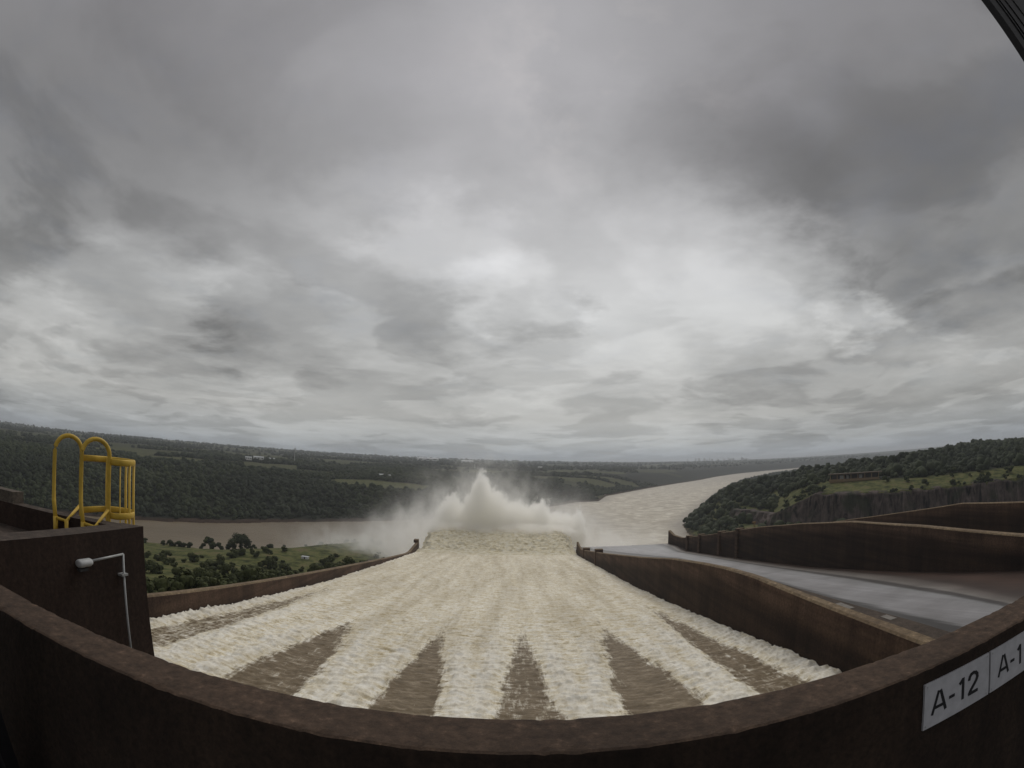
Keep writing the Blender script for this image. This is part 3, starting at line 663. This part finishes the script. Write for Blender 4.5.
M_yel = flat('yellow_paint', (.55,.37,.055), .5, var=.18, k=3)
root = empty('safety_ladder', (-6.26, 5.3, -1.6), 'yellow caged access ladder with two looped handrails on the pier top', 'ladder')
def Lr(p): return (p[0]+6.26, p[1]-5.3, p[2]+1.6)
S = [(-6.55,5.27), (-5.98,5.41)]; dx, dy = -.18, -.45
for (sx_, sy_) in S:
    lx, ly = sx_+dx, sy_+dy; pts = [(sx_, sy_, -3.2), (sx_, sy_, -1.2), (sx_, sy_, -.35)]
    for k in range(0, 13):
        a = math.pi*k/12; c = ((sx_+lx)/2, (sy_+ly)/2); h = (sx_-lx)/2, (sy_-ly)/2
        pts.append((c[0]+h[0]*math.cos(a), c[1]+h[1]*math.cos(a), -.28 + .235*math.sin(a)))
    pts += [(lx, ly, -1.02), (lx+.12, ly-.06, -1.27)]
    bm = bmesh.new(); tube(bm, [Lr(p) for p in pts], .036, 10); bm_obj('handrail', bm, M_yel, root, True)
    bm = bmesh.new(); tube(bm, [Lr(p) for p in [(lx+.12, ly-.06, -1.25), (lx+.12, ly-.06, -1.6)]], .04, 8)
    tube(bm, [Lr(p) for p in [(lx+.12, ly-.06, -1.27), (lx+.36, ly-.01, -1.29), (sx_, sy_, -1.08)]], .026, 8)
    tube(bm, [Lr(p) for p in [(lx+.36, ly-.01, -1.28), (lx+.36, ly-.01, -1.56), (lx+.52, ly-.02, -1.56)]], .034, 8)
    fb = bm_obj('foot_bracket', bm, M_yel, root, True)
    bm = bmesh.new(); q = Lr((lx+.12, ly-.06, -1.6)); box(bm, q[0]-.08, q[0]+.08, q[1]-.07, q[1]+.07, q[2], q[2]+.015); bm_obj('base_plate', bm, M_yel, fb)
cxr, cyr, rr = -6.17, 5.64, .40
for z in (-.36, -1.17):
    pts = [(S[0][0], S[0][1], z)] + [(cxr + rr*math.cos(a), cyr + rr*math.sin(a), z) for a in [R(170-200*k/16) for k in range(17)]] + [(S[1][0], S[1][1], z)]
    bm = bmesh.new(); tube(bm, [Lr(p) for p in pts], .03, 8, flat_=(.014, .05)); bm_obj('cage_hoop', bm, M_yel, root, True)
for a in (150, 95, 45, 10, -20):
    x, y = cxr + (rr-.012)*math.cos(R(a)), cyr + (rr-.012)*math.sin(R(a))
    bm = bmesh.new(); tube(bm, [Lr((x, y, -.34)), Lr((x, y, -3.0))], .022 if a != -20 else .012, 8); bm_obj('cage_bar', bm, M_yel, root, True)
for z in (-1.3, -1.6, -1.9):
    bm = bmesh.new(); tube(bm, [Lr((*S[0], z)), Lr((*S[1], z))], .018, 8); bm_obj('rung', bm, M_yel, root, True)

M_galv = flat('galvanised_pipe', (.36,.37,.37), .5, .2, .15, 6)
M_head = flat('grey_lamp_casing', (.40,.41,.41), .55, 0, .15, 6)
root = empty('wall_lamp', (-5.13, 4.9, -2.95), 'slim grey pipe lamp with a bent arm on the pier face', 'lamp')
bm = bmesh.new(); tube(bm, [(0,-.04,-1.2),(0,-.04,.05),(0,0,1.40)], .017, 10); tube(bm, [(0,0,1.40),(0,-.64,1.385)], .016, 10); bm_obj('pole', bm, M_galv, root, True)
bm = bmesh.new()
secs = [(-.62,.02,.02),(-.63,.05,.04),(-.66,.066,.052),(-.84,.072,.055),(-.865,.062,.045),(-.87,.04,.03)]
prev = None
for y, w_, h in secs:
    rg = [bm.verts.new((w_*math.cos(2*math.pi*k/12), y, 1.375+h*math.sin(2*math.pi*k/12))) for k in range(12)]
    if prev:
        for k in range(12): bm.faces.new((prev[k], prev[(k+1)%12], rg[(k+1)%12], rg[k]))
    else: bm.faces.new(rg[::-1])
    prev = rg
bm.faces.new(prev); lh = bm_obj('lamp_head', bm, M_head, root, True)
bm = bmesh.new(); box(bm, -.02, .05, -.875, -.72, 1.285, 1.315); bm_obj('lamp_glass', bm, flat('dark_lamp_glass', (.05,.05,.05), .2), lh, bevel=.01)
bm = bmesh.new(); box(bm, -.07, .03, -.07, .05, 1.10, 1.13); bm_obj('clamp', bm, M_galv, root, bevel=.006)

M_plate = flat('white_plate_in_shade', (.42,.42,.44), .55, 0, .12, 5)  # white toned down to grey: parapet-face shade put into the colour
M_ink = flat('black_lettering', (.012,.012,.014), .6)
def plate(x0, x1, txt, tx, label):
    root = empty('number_sign', (x0, 1.619, -1.54), label, 'sign', 'number plates on the parapet'); root.rotation_euler.x = R(-15.5); root.scale = (1, 1, .81)
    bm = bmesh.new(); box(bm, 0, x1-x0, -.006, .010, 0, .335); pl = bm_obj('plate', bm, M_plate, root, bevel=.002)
    G = {'A': (.125, [[(0,0),(.054,.165)],[(.070,.165),(.124,0)],[(.022,.048),(.102,.048)]]), '-': (.07, [[(.008,.07),(.06,.07)]]),
         '1': (.085, [[(.052,0),(.052,.165)],[(.052,.158),(.016,.128)]]),
         '2': (.115, [[(.008,.122),(.014,.143),(.030,.158),(.054,.163),(.078,.156),(.094,.138),(.096,.116),(.084,.092),(.058,.066),(.030,.038),(.012,.011)],[(.004,.011),(.102,.011)]])}
    x = tx; lay = 0
    for ch in txt:
        bm = bmesh.new()
        wd_, strokes = G[ch]
        for st in strokes:
            lay += 1; y0 = -.0068 - .0005*lay; pts = [Vector((x+q[0], 0, .085+q[1])) for q in st]; hw = .0115
            for a, b2 in zip(pts[:-1], pts[1:]):
                t = (b2-a).normalized(); nrm = Vector((-t.z, 0, t.x))*hw; lay += .13; y0 = -.0068 - .0005*lay
                ex = t*(.006 if len(st) > 2 else 0)
                vv = [bm.verts.new(Vector((q.x, yy, q.z))) for yy in (-.004, y0) for q in (a-ex-nrm, b2+ex-nrm, b2+ex+nrm, a-ex+nrm)]
                for f in ((4,5,6,7),(0,3,2,1),(0,1,5,4),(1,2,6,5),(2,3,7,6),(3,0,4,7)): bm.faces.new([vv[k] for k in f])
        x += wd_ + .022; bm_obj('letter', bm, M_ink, pl)
    for bx, bz in ((.022, .022), (.022, .313), (x1-x0-.022, .022), (x1-x0-.022, .313)):
        bm = bmesh.new(); tube(bm, [(bx, .002, bz), (bx, -.011, bz)], .0075, 8); bm_obj('bolt', bm, M_head, pl)
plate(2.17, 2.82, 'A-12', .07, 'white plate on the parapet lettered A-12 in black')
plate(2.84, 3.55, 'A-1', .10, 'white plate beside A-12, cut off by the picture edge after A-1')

M_blk = flat('black_painted_steel', (.006,.0055,.007), .6, 0, .3, 8)
def post(name, az, d, wdt, label):
    """added dark ribbed post in place of a vehicle window edge; the ribs run up its face"""
    a = R(az); x, y = math.sin(a)*d, math.cos(a)*d
    root = empty(name, (x, y, -2.45), label, 'post')
    s = 1 if az > 0 else -1; hh = 9.0 if az > 0 else 2.3
    bm = bmesh.new(); box(bm, 0, s*wdt, -.10, .0, 0, hh); bm_obj('post_body', bm, M_blk, root, bevel=.012)
    for k, q in enumerate((.30, .46, .80, 1.3) if wdt > .6 else (.07, .145, .24)):
        bm = bmesh.new(); box(bm, s*q, s*(q+.03), -.118, -.102, 0.02, hh-.02); bm_obj('rib', bm, M_blk, root, bevel=.006)
post('window_edge_post', 75.15, 5.2, 2.9, 'black ribbed stand-in for a vehicle window edge cutting the top right corner')  # made-up posts standing in for the edges of a vehicle window
post('window_edge_post', -64.6, 2.9, .45, 'black stand-in for a vehicle window edge at the bottom left corner beside the parapet')

# ================================================================== vegetation
def leaf_mat(name, a, b_, c_, k):
    m, nt = nt_of(name)
    oi = N(nt, 'ShaderNodeAttribute', attribute_name='tone'); n = noise(nt, coords(nt), k, 4, .6)
    r = ramp(nt, [(.15, a), (.5, b_), (.9, c_)]); 
    nt.links.new(math_(nt, 'ADD', math_(nt, 'MULTIPLY', oi.outputs['Fac'], .65), math_(nt, 'MULTIPLY', n.outputs[0], .35)), r.inputs[0])
    finish(nt, r.outputs[0], .8, None, spec=.15); return m
M_for = leaf_mat('forest_canopy', (.010,.015,.007), (.024,.033,.013), (.055,.066,.025), .15)
M_leaf = leaf_mat('leaves', (.014,.019,.008), (.040,.052,.018), (.095,.108,.04), .4)
M_scrub = leaf_mat('scrub_leaves', (.020,.026,.010), (.050,.060,.021), (.10,.108,.042), .4)
M_bark = flat('bark', (.06,.045,.035), .9, k=2)
def ico(sub):
    bm = bmesh.new(); bmesh.ops.create_icosphere(bm, subdivisions=sub, radius=1)
    v = np.array([x.co[:] for x in bm.verts]); f = np.array([[q.index for q in p.verts] for p in bm.faces]); bm.free(); return v, f
ICO0 = ico(1)
def clumps(n=4):
    bm = bmesh.new(); bmesh.ops.create_icosphere(bm, subdivisions=1, radius=1); bm.free()
    ph = (1+5**.5)/2; v = np.array([(-1,ph,0),(1,ph,0),(-1,-ph,0),(1,-ph,0),(0,-1,ph),(0,1,ph),(0,-1,-ph),(0,1,-ph),(ph,0,-1),(ph,0,1),(-ph,0,-1),(-ph,0,1)])/math.hypot(1, ph)
    f = np.array([(0,11,5),(0,5,1),(0,1,7),(0,7,10),(0,10,11),(1,5,9),(5,11,4),(11,10,2),(10,7,6),(7,1,8),(3,9,4),(3,4,2),(3,2,6),(3,6,8),(3,8,9),(4,9,5),(2,4,11),(6,2,10),(8,6,7),(9,8,1)])
    V, F_ = [], []
    for k, (o_, r_) in enumerate([((0,0,.25),.72), ((.5,.1,-.1),.58), ((-.3,.45,-.05),.6), ((-.2,-.5,-.15),.55)][:n]):
        V.append(v*r_ + np.array(o_)); F_.append(f + 12*k)
    return np.concatenate(V), np.concatenate(F_)
ICO1 = clumps()
def canopy(name, X, Y, Rr, base, mat=M_for, sink=.15):
    """many crowns in one mesh: each a rough, uneven dome of leaf masses"""
    bv, bf = base; n, k = len(X), len(bv)
    Z = ground_z(X, Y)
    s = 1 + RNG.uniform(-.22, .22, (n, k, 1)) + np.repeat(RNG.uniform(-.28, .28, (n, k//12, 1)), 12, 1)
    sc3 = np.stack([np.ones(n), np.ones(n), RNG.uniform(.75, 1.15, n)], -1)[:, None, :]
    th = RNG.uniform(0, 6.283, n); c, q = np.cos(th)[:, None], np.sin(th)[:, None]
    vx = bv[None, :, 0]*c - bv[None, :, 1]*q; vy = bv[None, :, 0]*q + bv[None, :, 1]*c
    B = np.stack([vx, vy, np.broadcast_to(bv[None, :, 2], vx.shape)], -1)*s*sc3*Rr[:, None, None]
    V = B + np.stack([X, Y, Z + Rr*(.75-sink)], -1)[:, None, :]
    Fs = (bf[None]+(np.arange(n)*k)[:, None, None]).reshape(-1, 3)
    o = mesh_obj(name, V.reshape(-1, 3), Fs, mat)
    patch = np.clip(.5 + 1.1*fbm(X/170, Y/170, o=3, s=119), 0, 1)
    tone = np.repeat((RNG.uniform(0, 1, n)*.28 + patch*.5)[:, None], k, 1) + RNG.uniform(-.08, .16, (n, k))
    attr(o, 'tone', tone); tag(o, kind='stuff'); return o
def far_wood():
    n = 60000
    az = np.radians(RNG.uniform(-66, 34, n)); r = RNG.uniform(560**2, 2300**2, n)**.5
    X, Y = np.sin(az)*r, np.cos(az)*r; sd = poly_sd(X, Y, RIV)
    k = side_of_river_far(X, Y) & (sd > 9) & (sd < 620)
    dens = fbm(X/130, Y/130, o=3, s=111)
    k &= (RNG.uniform(0, 1, n) < np.where(sd < 260, .95, .42 + dens*.7)) & (field_f(X, Y) < .25)
    X, Y, sd = X[k], Y[k], sd[k]
    Rr = RNG.uniform(3.6, 7.2, len(X))*np.where(sd < 25, .65, 1)
    near = np.hypot(X, Y) < 1150
    canopy('far_bank_forest', X, Y, Rr*(.75+.5*RNG.random(len(X))**2), ICO1)
    # wooded plain: even density on the ground as it is seen, so fewer and fewer with distance
    n = 38000; az = np.radians(RNG.uniform(-66, 44, n)); r = 1/RNG.uniform(1/9500, 1/1250, n)
    X, Y = np.sin(az)*r, np.cos(az)*r; sd = poly_sd(X, Y, RIV)
    dens = fbm(X/500, Y/500, o=3, s=113)
    k = side_of_river_far(X, Y) & (sd > 300) & (field_f(X, Y) < .2) & (RNG.uniform(-.5, .8, n) < dens+.45) & (fbm(X/420, Y/260, o=4, s=141) < RNG.uniform(0, .22, n))
    X, Y = X[k], Y[k]; r = np.hypot(X, Y)
    canopy('wooded_plain', X, Y, RNG.uniform(4, 8, len(X))*(1+r/7000), ICO1)
far_wood()
def hill_wood():
    n = 60000
    az = np.radians(RNG.uniform(18, 68, n)); r = RNG.uniform(480**2, 3400**2, n)**.5
    X, Y = np.sin(az)*r, np.cos(az)*r; sd = poly_sd(X, Y, RIV); dc = line_d(X, Y, CLIFF)
    k = (~side_of_river_far(X, Y)) & (X > 200) & (sd > 6)
    g = fbm(X/60, Y/60, o=3, s=117)
    azd = np.degrees(np.arctan2(X, Y)); p = np.where(dc > 0, np.maximum(np.maximum(sstep(58, 80, dc)*.97, (.5+g*1.6)*(azd < 37.5 + g*4)), .5*(dc < 9)), np.where(sd < 45, .95, .30+g*.6))
    p = np.where((dc > 0) & (dc < 80) & (r < 1100), p, np.where(r > 1100, np.maximum(p, .7), p))
    k &= RNG.uniform(0, 1, n) < p
    k &= ~((np.abs(azd-41) < 4.2) & (r < 668) & (r > 560))
    far_thin = RNG.uniform(0, 1, n) < np.clip(1400/r, .25, 1); k &= far_thin
    X, Y = X[k], Y[k]; canopy('hill_forest', X, Y, np.where((line_d(X, Y, CLIFF) > 0) & (line_d(X, Y, CLIFF) < 20), 2.4, 3.4 + 6.5*RNG.random(len(X))**3), ICO1)
hill_wood()

def leafy(n_lobes, rx, rz, z0, n_leaf, size, seed, low=.15):
    """crown built of small leaf-cluster faces spread through several lobes"""
    g = np.random.default_rng(seed); C = []
    for i in range(n_lobes):
        a = g.uniform(0, 6.283); q = g.uniform(.2, .75)*rx
        C.append((math.cos(a)*q, math.sin(a)*q, z0 + g.uniform(low, .8)*rz, g.uniform(.32, .55)*rx))
    C = np.array(C); idx = g.integers(0, n_lobes, n_leaf)
    d = g.normal(size=(n_leaf, 3)); d /= np.linalg.norm(d, axis=1)[:, None]
    rad = C[idx, 3]*g.uniform(.55, 1.05, n_leaf)
    P = C[idx, :3] + d*rad[:, None]*np.array([1, 1, .72])
    P[:, 2] = np.maximum(P[:, 2], .12)
    t1 = np.cross(d, g.normal(size=(n_leaf, 3))); t1 /= np.linalg.norm(t1, axis=1)[:, None]; t2 = np.cross(d, t1)
    mixn = g.normal(size=(n_leaf, 3))*.5; t2 = t2 + mixn*.5
    s = size*g.uniform(.6, 1.3, n_leaf)[:, None]
    V = np.stack([P - t1*s - t2*s*.6, P + t1*s - t2*s*.5, P + t1*s*.7 + t2*s*.7, P - t1*s*.6 + t2*s*.6], 1).reshape(-1, 3)
    Fs = np.arange(n_leaf*4).reshape(-1, 4)
    tone = np.repeat(g.uniform(0, 1, n_lobes)[idx]*.5 + g.uniform(0, .5, n_leaf), 4)
    return V, Fs, tone, C
def make_tree(name, label, cat, group, h, rx, seed, leaves, size, trunk_h, low=.15, mat=None):
    root = empty(name, (0,0,0), label, cat, group)
    V, Fs, tone, C = leafy(9 if trunk_h > 1 else 6, rx, h-trunk_h, trunk_h, leaves, size, seed, low)
    o = mesh_obj('crown', V, Fs, mat or M_leaf, root); attr(o, 'tone', tone)
    bm = bmesh.new(); g = random.Random(seed)
    tube(bm, [(0,0,-1.5), (g.uniform(-.2,.2), g.uniform(-.2,.2), trunk_h*.6), (g.uniform(-.4,.4), g.uniform(-.4,.4), trunk_h+.3*(h-trunk_h))], [h*.035, h*.026, h*.015], 7)
    for c in C[:5]: tube(bm, [(0,0,trunk_h*.7), (c[0]*.5, c[1]*.5, (trunk_h*.7+c[2])*.55), (c[0], c[1], c[2])], [h*.016, h*.012, h*.006], 5)
    bm_obj('trunk', bm, M_bark, root); return root
def copy_tree(src, loc, rz, s, label, group):
    c = src.copy(); COL.objects.link(c); c.location = loc; c.rotation_euler.z = rz; c.scale = (s, s, s*random.uniform(.85, 1.15)); c['label'] = label
    if group: c['group'] = group
    for ch in src.children:
        d = ch.copy(); COL.objects.link(d); d.parent = c
    return c
def put(o, x, y, s=1, rz=0):
    o.location = (x, y, float(ground_z(np.array([x]), np.array([y]))[0])); o.scale = (s, s, s); o.rotation_euler.z = rz
# trees by the river left of the chute
BIGL = 'trees on the river bank left of the chute'
big = [make_tree('broadleaf_tree', 'widest dark spreading tree on the near river bank, right of its companion', 'tree', BIGL, 17, 13, 3, 2600, .75, 5.5),
       make_tree('broadleaf_tree', 'rounder dark tree on the river bank just left of the widest tree', 'tree', BIGL, 13, 8, 4, 1700, .7, 4)]
put(big[0], -291, 462); put(big[1], -318, 440)
SH = 'shrubs on the green terrace'
proto = [make_tree('shrub', 'dark green shrub on the grassy terrace between the chute wall and the river', 'shrub', SH, 3.7, 3.6, 20+i, 900, .40, .3, .0, mat=M_scrub) for i in range(3)]
SHL = proto[0]['label']
spots = []
tries = 0
while len(spots) < 250 and tries < 20000:
    tries += 1
    az = R(random.uniform(-46, -14)); r = random.uniform(80**.5, 470**.5)**2; x, y = math.sin(az)*r, math.cos(az)*r
    if x > -76: continue
    if poly_sd(np.array([x]), np.array([y]), RIV)[0] < 10: continue
    cl = float(fbm(np.array([x/30]), np.array([y/30]), o=2, s=131)[0]); dw = -72-x
    p = .02 + (cl > .08)*.55 + (r < 205)*(dw > 4)*.9 + (r > 330)*.10
    if random.random() < p: spots.append((x, y))
for i, (x, y) in enumerate(spots):
    r = math.hypot(x, y); s = (.55 + .95*random.random()**2)*(1.1 if r < 205 else 1.4)
    if i < 3: put(proto[i], x, y, s, random.uniform(0, 6))
    else: copy_tree(proto[i % 3], (x, y, float(ground_z(np.array([x]), np.array([y]))[0])), random.uniform(0, 6.3), s, SHL, SH)
SB = 'bushes along the edge of the bank'
b0 = make_tree('bush', 'dark bush on the edge of the bank above the brown river, left of the spillway', 'bush', SB, 6, 4.5, 33, 800, .55, .8, .05)
P = np.array(NEAR[20:29], float)
kk = 0
for i in range(64):
    t = random.random(); j = random.choice(range(19, 28)); a, bq = NEAR[j], NEAR[j+1]
    x = a[0]+(bq[0]-a[0])*t + random.uniform(-8, 8); y = a[1]+(bq[1]-a[1])*t - random.uniform(10, 26)
    if poly_sd(np.array([x]), np.array([y]), RIV)[0] < 8 or x > -78: continue
    z = float(ground_z(np.array([x]), np.array([y]))[0]); s = random.uniform(.6, 1.25)
    if kk == 0: put(b0, x, y, s)
    else: copy_tree(b0, (x, y, z), random.uniform(0, 6), s, b0['label'], SB)
    kk += 1
SHF = 'bushes on the grassy shelf above the cliff'
bs = [make_tree('bush', 'rounded bush on the grassy shelf above the rock cliff', 'bush', SHF, 6.5, 5.0, 61+i, 600, .7, .8, .05) for i in range(2)]
for i in range(46):
    az = random.uniform(30, 63); k = random.uniform(0, 1); t = np.linspace(480, 800, 200); X_, Y_ = np.sin(R(az))*t, np.cos(R(az))*t
    dc = line_d(X_, Y_, CLIFF); j = int(np.argmin(np.abs(dc - (6 + 84*k*k)))); x, y = float(X_[j]), float(Y_[j])
    if abs(az-41) < 3.6 and k < .8: continue
    z = float(ground_z(np.array([x]), np.array([y]))[0]); s = random.uniform(.45, 1.2)
    if i < 2: put(bs[i], x, y, s)
    else: copy_tree(bs[i % 2], (x, y, z), random.uniform(0, 6), s, bs[0]['label'], SHF)
# trees standing out on the ridge to the right
SK = 'trees on the ridge skyline'
t0 = make_tree('ridge_tree', 'flat-topped tree standing out against the sky on the right ridge', 'tree', SK, 15, 8, 51, 1300, .9, 6)
for i, (az, r, s) in enumerate(((52.5, 900, 1.15), (50.2, 930, .9), (55.5, 900, .95), (46.5, 980, .9), (43, 1020, .85), (58.5, 880, 1.1), (60.5, 870, .95))):
    x, y = math.sin(R(az))*r, math.cos(R(az))*r; z = float(ground_z(np.array([x]), np.array([y]))[0]) + 1
    if i == 0: put(t0, x, y, s)
    else: copy_tree(t0, (x, y, z), i*1.1, s, t0['label'], SK)

# ================================================================== small built things
M_wh = flat('white_render', (.62,.62,.60), .8, k=.4); M_grey = flat('grey_render', (.40,.40,.40), .8, k=.4); M_roof = flat('pale_metal_roof', (.50,.52,.54), .5, k=.3); M_tan = flat('tan_timber', (.22,.155,.085), .8, k=.6); M_droof = flat('dark_roof', (.06,.05,.045), .8, k=.5); M_dk = flat('dark_opening', (.015,.015,.017), .3)
def at(az, d, dz=0):
    x, y = math.sin(R(az))*d, math.cos(R(az))*d
    return Vector((x, y, float(ground_z(np.array([x]), np.array([y]))[0]) + dz))
# observation deck on the cliff
az0, d0 = 41.0, 655
p = at(az0, d0); face = -R(az0)
root = empty('viewing_pavilion', p + Vector((0,0,.5)), 'long low open pavilion with tan parapet and flat roof above the cliff', 'building', rz=face+R(0))
Wd = 34
bm = bmesh.new(); box(bm, -Wd, Wd, -6, 6, -4, .6); bm_obj('base_slab', bm, M_tan, root)
bm = bmesh.new(); box(bm, -Wd-1, Wd-2, -6.6, -6.0, .0, 2.6); bm_obj('front_parapet', bm, M_tan, root)
bm = bmesh.new(); box(bm, -Wd-2, Wd+3, -7.5, 7, 8.2, 9.5); bm_obj('roof', bm, flat('tan_roof', (.09,.066,.045), .8, k=.4), root)
bm = bmesh.new(); box(bm, -Wd+3, Wd-3, 4.5, 5.2, .6, 8.2); bm_obj('rear_wall', bm, M_droof, root)
for i in range(8):
    x = -Wd+1+i*(2*Wd-3)/7; bm = bmesh.new(); box(bm, x-.5, x+.5, -6.4, -5.4, .6, 8.2); bm_obj('column', bm, M_tan, root)
for x, w_ in ((-18, 5), (-10, 3), (8, 4)):
    bm = bmesh.new(); box(bm, x-w_/2, x+w_/2, 3.6, 4.4, 2.4, 6.6); bm_obj('notice_panel', bm, M_wh, root)
# little platform hut on the green slope
p = at(31.3, 690, 1)
root = empty('slope_hut', p, 'small tan open hut on the green slope below the wood', 'hut', rz=-R(31))
bm = bmesh.new(); box(bm, -5, 5, -2, 2, -2, .6); bm_obj('base_slab', bm, M_tan, root)
bm = bmesh.new(); box(bm, -5.4, 5.4, -2.4, 2.4, 3.2, 3.7); bm_obj('roof', bm, M_tan, root)
for x in (-4.6, -1.5, 1.5, 4.6):
    bm = bmesh.new(); box(bm, x-.2, x+.2, -1.9, -1.5, .6, 3.2); bm_obj('post', bm, M_tan, root)
# marker post on the middle wall
y_ = 236; z_ = float(wall2_top(y_))
root = empty('marker_post', (131.3, y_, z_), 'short pale marker post on top of the middle wall', 'post')
bm = bmesh.new(); tube(bm, [(0,0,-.1),(0,0,2.4)], .28, 8); bm_obj('shaft', bm, M_tan, root)
bm = bmesh.new(); box(bm, -1.0, 1.0, -.3, .3, 2.4, 3.4); bm_obj('head', bm, M_tan, root, bevel=.1)
# things along the end of the left wall
def lamp_mast(x, y, label):
    z = float(ground_z(np.array([x]), np.array([y]))[0]); root = empty('street_lamp', (x, y, z), label, 'lamp')
    bm = bmesh.new(); tube(bm, [(0,0,-.5),(0,0,11.5)], [.16,.09], 8); bm_obj('pole', bm, M_galv, root)
    bm = bmesh.new(); tube(bm, [(-1.1,0,11.5),(1.1,0,11.5)], .12, 6); ca = bm_obj('cross_arm', bm, M_galv, root)
    for s in (-1, 1):
        bm = bmesh.new(); box(bm, s*1.1-.45, s*1.1+.45, -.35, .35, 11.3, 11.75); bm_obj('lamp_head', bm, M_head, ca, bevel=.08)
lamp_mast(-91, 325, 'thin lamp mast standing behind the far end of the left wall')
def hut(x, y, w_, d_, h, mat, rmat, name, label):
    z = float(ground_z(np.array([x]), np.array([y]))[0]); root = empty(name, (x, y, z), label, name.split('_')[-1])
    bm = bmesh.new(); box(bm, -w_/2, w_/2, -d_/2, d_/2, -1, h); bm_obj('wall', bm, mat, root)
    bm = bmesh.new(); box(bm, -w_/2-.3, w_/2+.3, -d_/2-.3, d_/2+.3, h, h+.35); bm_obj('roof', bm, rmat, root)
    bm = bmesh.new(); box(bm, -.5, .5, -d_/2-.06, -d_/2-.02, 0, 2.0); bm_obj('door', bm, M_dk, root)
hut(-84, 284, 4.5, 4, 3.6, M_droof, M_droof, 'control_hut', 'small dark hut beside the left wall near its end')
hut(-78.5, 338, 5, 4, 3.2, M_droof, M_droof, 'gauge_hut', 'dark box-shaped hut nearest the end of the left wall')
hut(-172, 378, 6, 3, 1.8, M_wh, M_roof, 'site_shed', 'low white shed on the terrace among the bushes')
# farms and works on the plain beyond the river
def house(az, d, w_, dep, h, mat, rmat, label, name='farm_building', cat='building', group=None, dz=0):
    p = at(az, d, dz); root = empty(name, p, label, cat, group, rz=-R(az)+R(random.uniform(-8, 8)))
    bm = bmesh.new(); box(bm, -w_/2, w_/2, -dep/2, dep/2, -3, h); bm_obj('wall', bm, mat, root)
    bm = bmesh.new(); e = .6
    vs = [bm.verts.new(q) for q in ((-w_/2-e,-dep/2-e,h+.01),(w_/2+e,-dep/2-e,h+.01),(w_/2+e,dep/2+e,h+.01),(-w_/2-e,dep/2+e,h+.01),(-w_/2-e,0,h+dep*.22),(w_/2+e,0,h+dep*.22))]
    for f in ((0,1,5,4),(2,3,4,5),(0,4,3),(1,2,5),(0,3,2,1)): bm.faces.new([vs[i] for i in f])
    bm_obj('roof', bm, rmat, root)
    for k in range(3):
        x = -w_/2 + w_*(k+.5)/3; bm = bmesh.new(); box(bm, x-w_*.07, x+w_*.07, -dep/2-.15, -dep/2-.03, h*.3, h*.75); bm_obj('window', bm, M_dk, root)
    return root
house(-31.3, 1750, 24, 12, 7, M_wh, M_roof, 'white building among trees, leftmost of the bright group across the river', dz=7)
house(-30.1, 1780, 38, 14, 8, M_wh, M_roof, 'longest white building of the group across the river', dz=8)
house(-28.6, 1800, 26, 12, 6, M_wh, M_roof, 'white building, rightmost of the bright group across the river', dz=8)
house(-15.6, 1330, 20, 9, 5, M_wh, M_roof, 'small white farmhouse at the far edge of the bright field', dz=3)
house(-14.6, 1345, 14, 8, 4, M_wh, M_roof, 'little white barn beside the farmhouse on the bright field', dz=2)
house(-9.9, 4300, 190, 40, 16, M_wh, M_roof, 'long pale warehouse roof near the horizon above the spray', dz=10)
house(-5.2, 4500, 110, 40, 12, M_grey, M_roof, 'pale low works building right of the long warehouse', dz=12)
house(3.5, 3000, 26, 12, 7, M_wh, M_roof, 'lone white house in the dark woods right of the spray peak', dz=9)
def mast(az, d, h, label):
    p = at(az, d); root = empty('radio_mast', p, label, 'mast'); M = M_grey; b_ = d/900
    bm = bmesh.new(); tube(bm, [(0,0,0),(0,0,h)], [.9*b_,.35*b_], 6); bm_obj('shaft', bm, M, root)
    bm = bmesh.new(); tube(bm, [(0,0,h*.86),(0,0,h*.93)], 1.5*b_, 8); bm_obj('antenna', bm, M, root)
mast(-25.8, 1900, 62, 'thin radio mast rising above the trees left of the bright field')
mast(-4.3, 2600, 48, 'pale mast in the woods just left of the spray peak')
# skyline of the town
TW = 'towers of the distant town'
tp = None
for i in range(34):
    az = random.uniform(21.0, 28.5) if i < 24 else random.uniform(31, 38.5); d = random.uniform(10200, 12500)
    x, y = math.sin(R(az))*d, math.cos(R(az))*d; h = random.choice((22, 30, 38, 60)) if i < 24 else 18; w_ = random.uniform(16, 40)
    z = float(ground_z(np.array([x]), np.array([y]))[0])
    o = empty('tower_block', (x, y, z), 'tiny pale tower block of the distant town on the horizon', 'building', TW, rz=-R(az))
    bm = bmesh.new(); box(bm, -w_/2, w_/2, -w_/3, w_/3, -5, h + 8); bm_obj('wall', bm, M_wh if i % 3 else M_grey, o)
    bm = bmesh.new(); box(bm, -w_/4, w_/4, -w_/6, w_/6, h + 8, h + 13); bm_obj('roof', bm, M_grey, o)
sc.cycles.use_denoising = True
try: sc.cycles.denoiser = 'OPENIMAGEDENOISE'
except Exception: pass
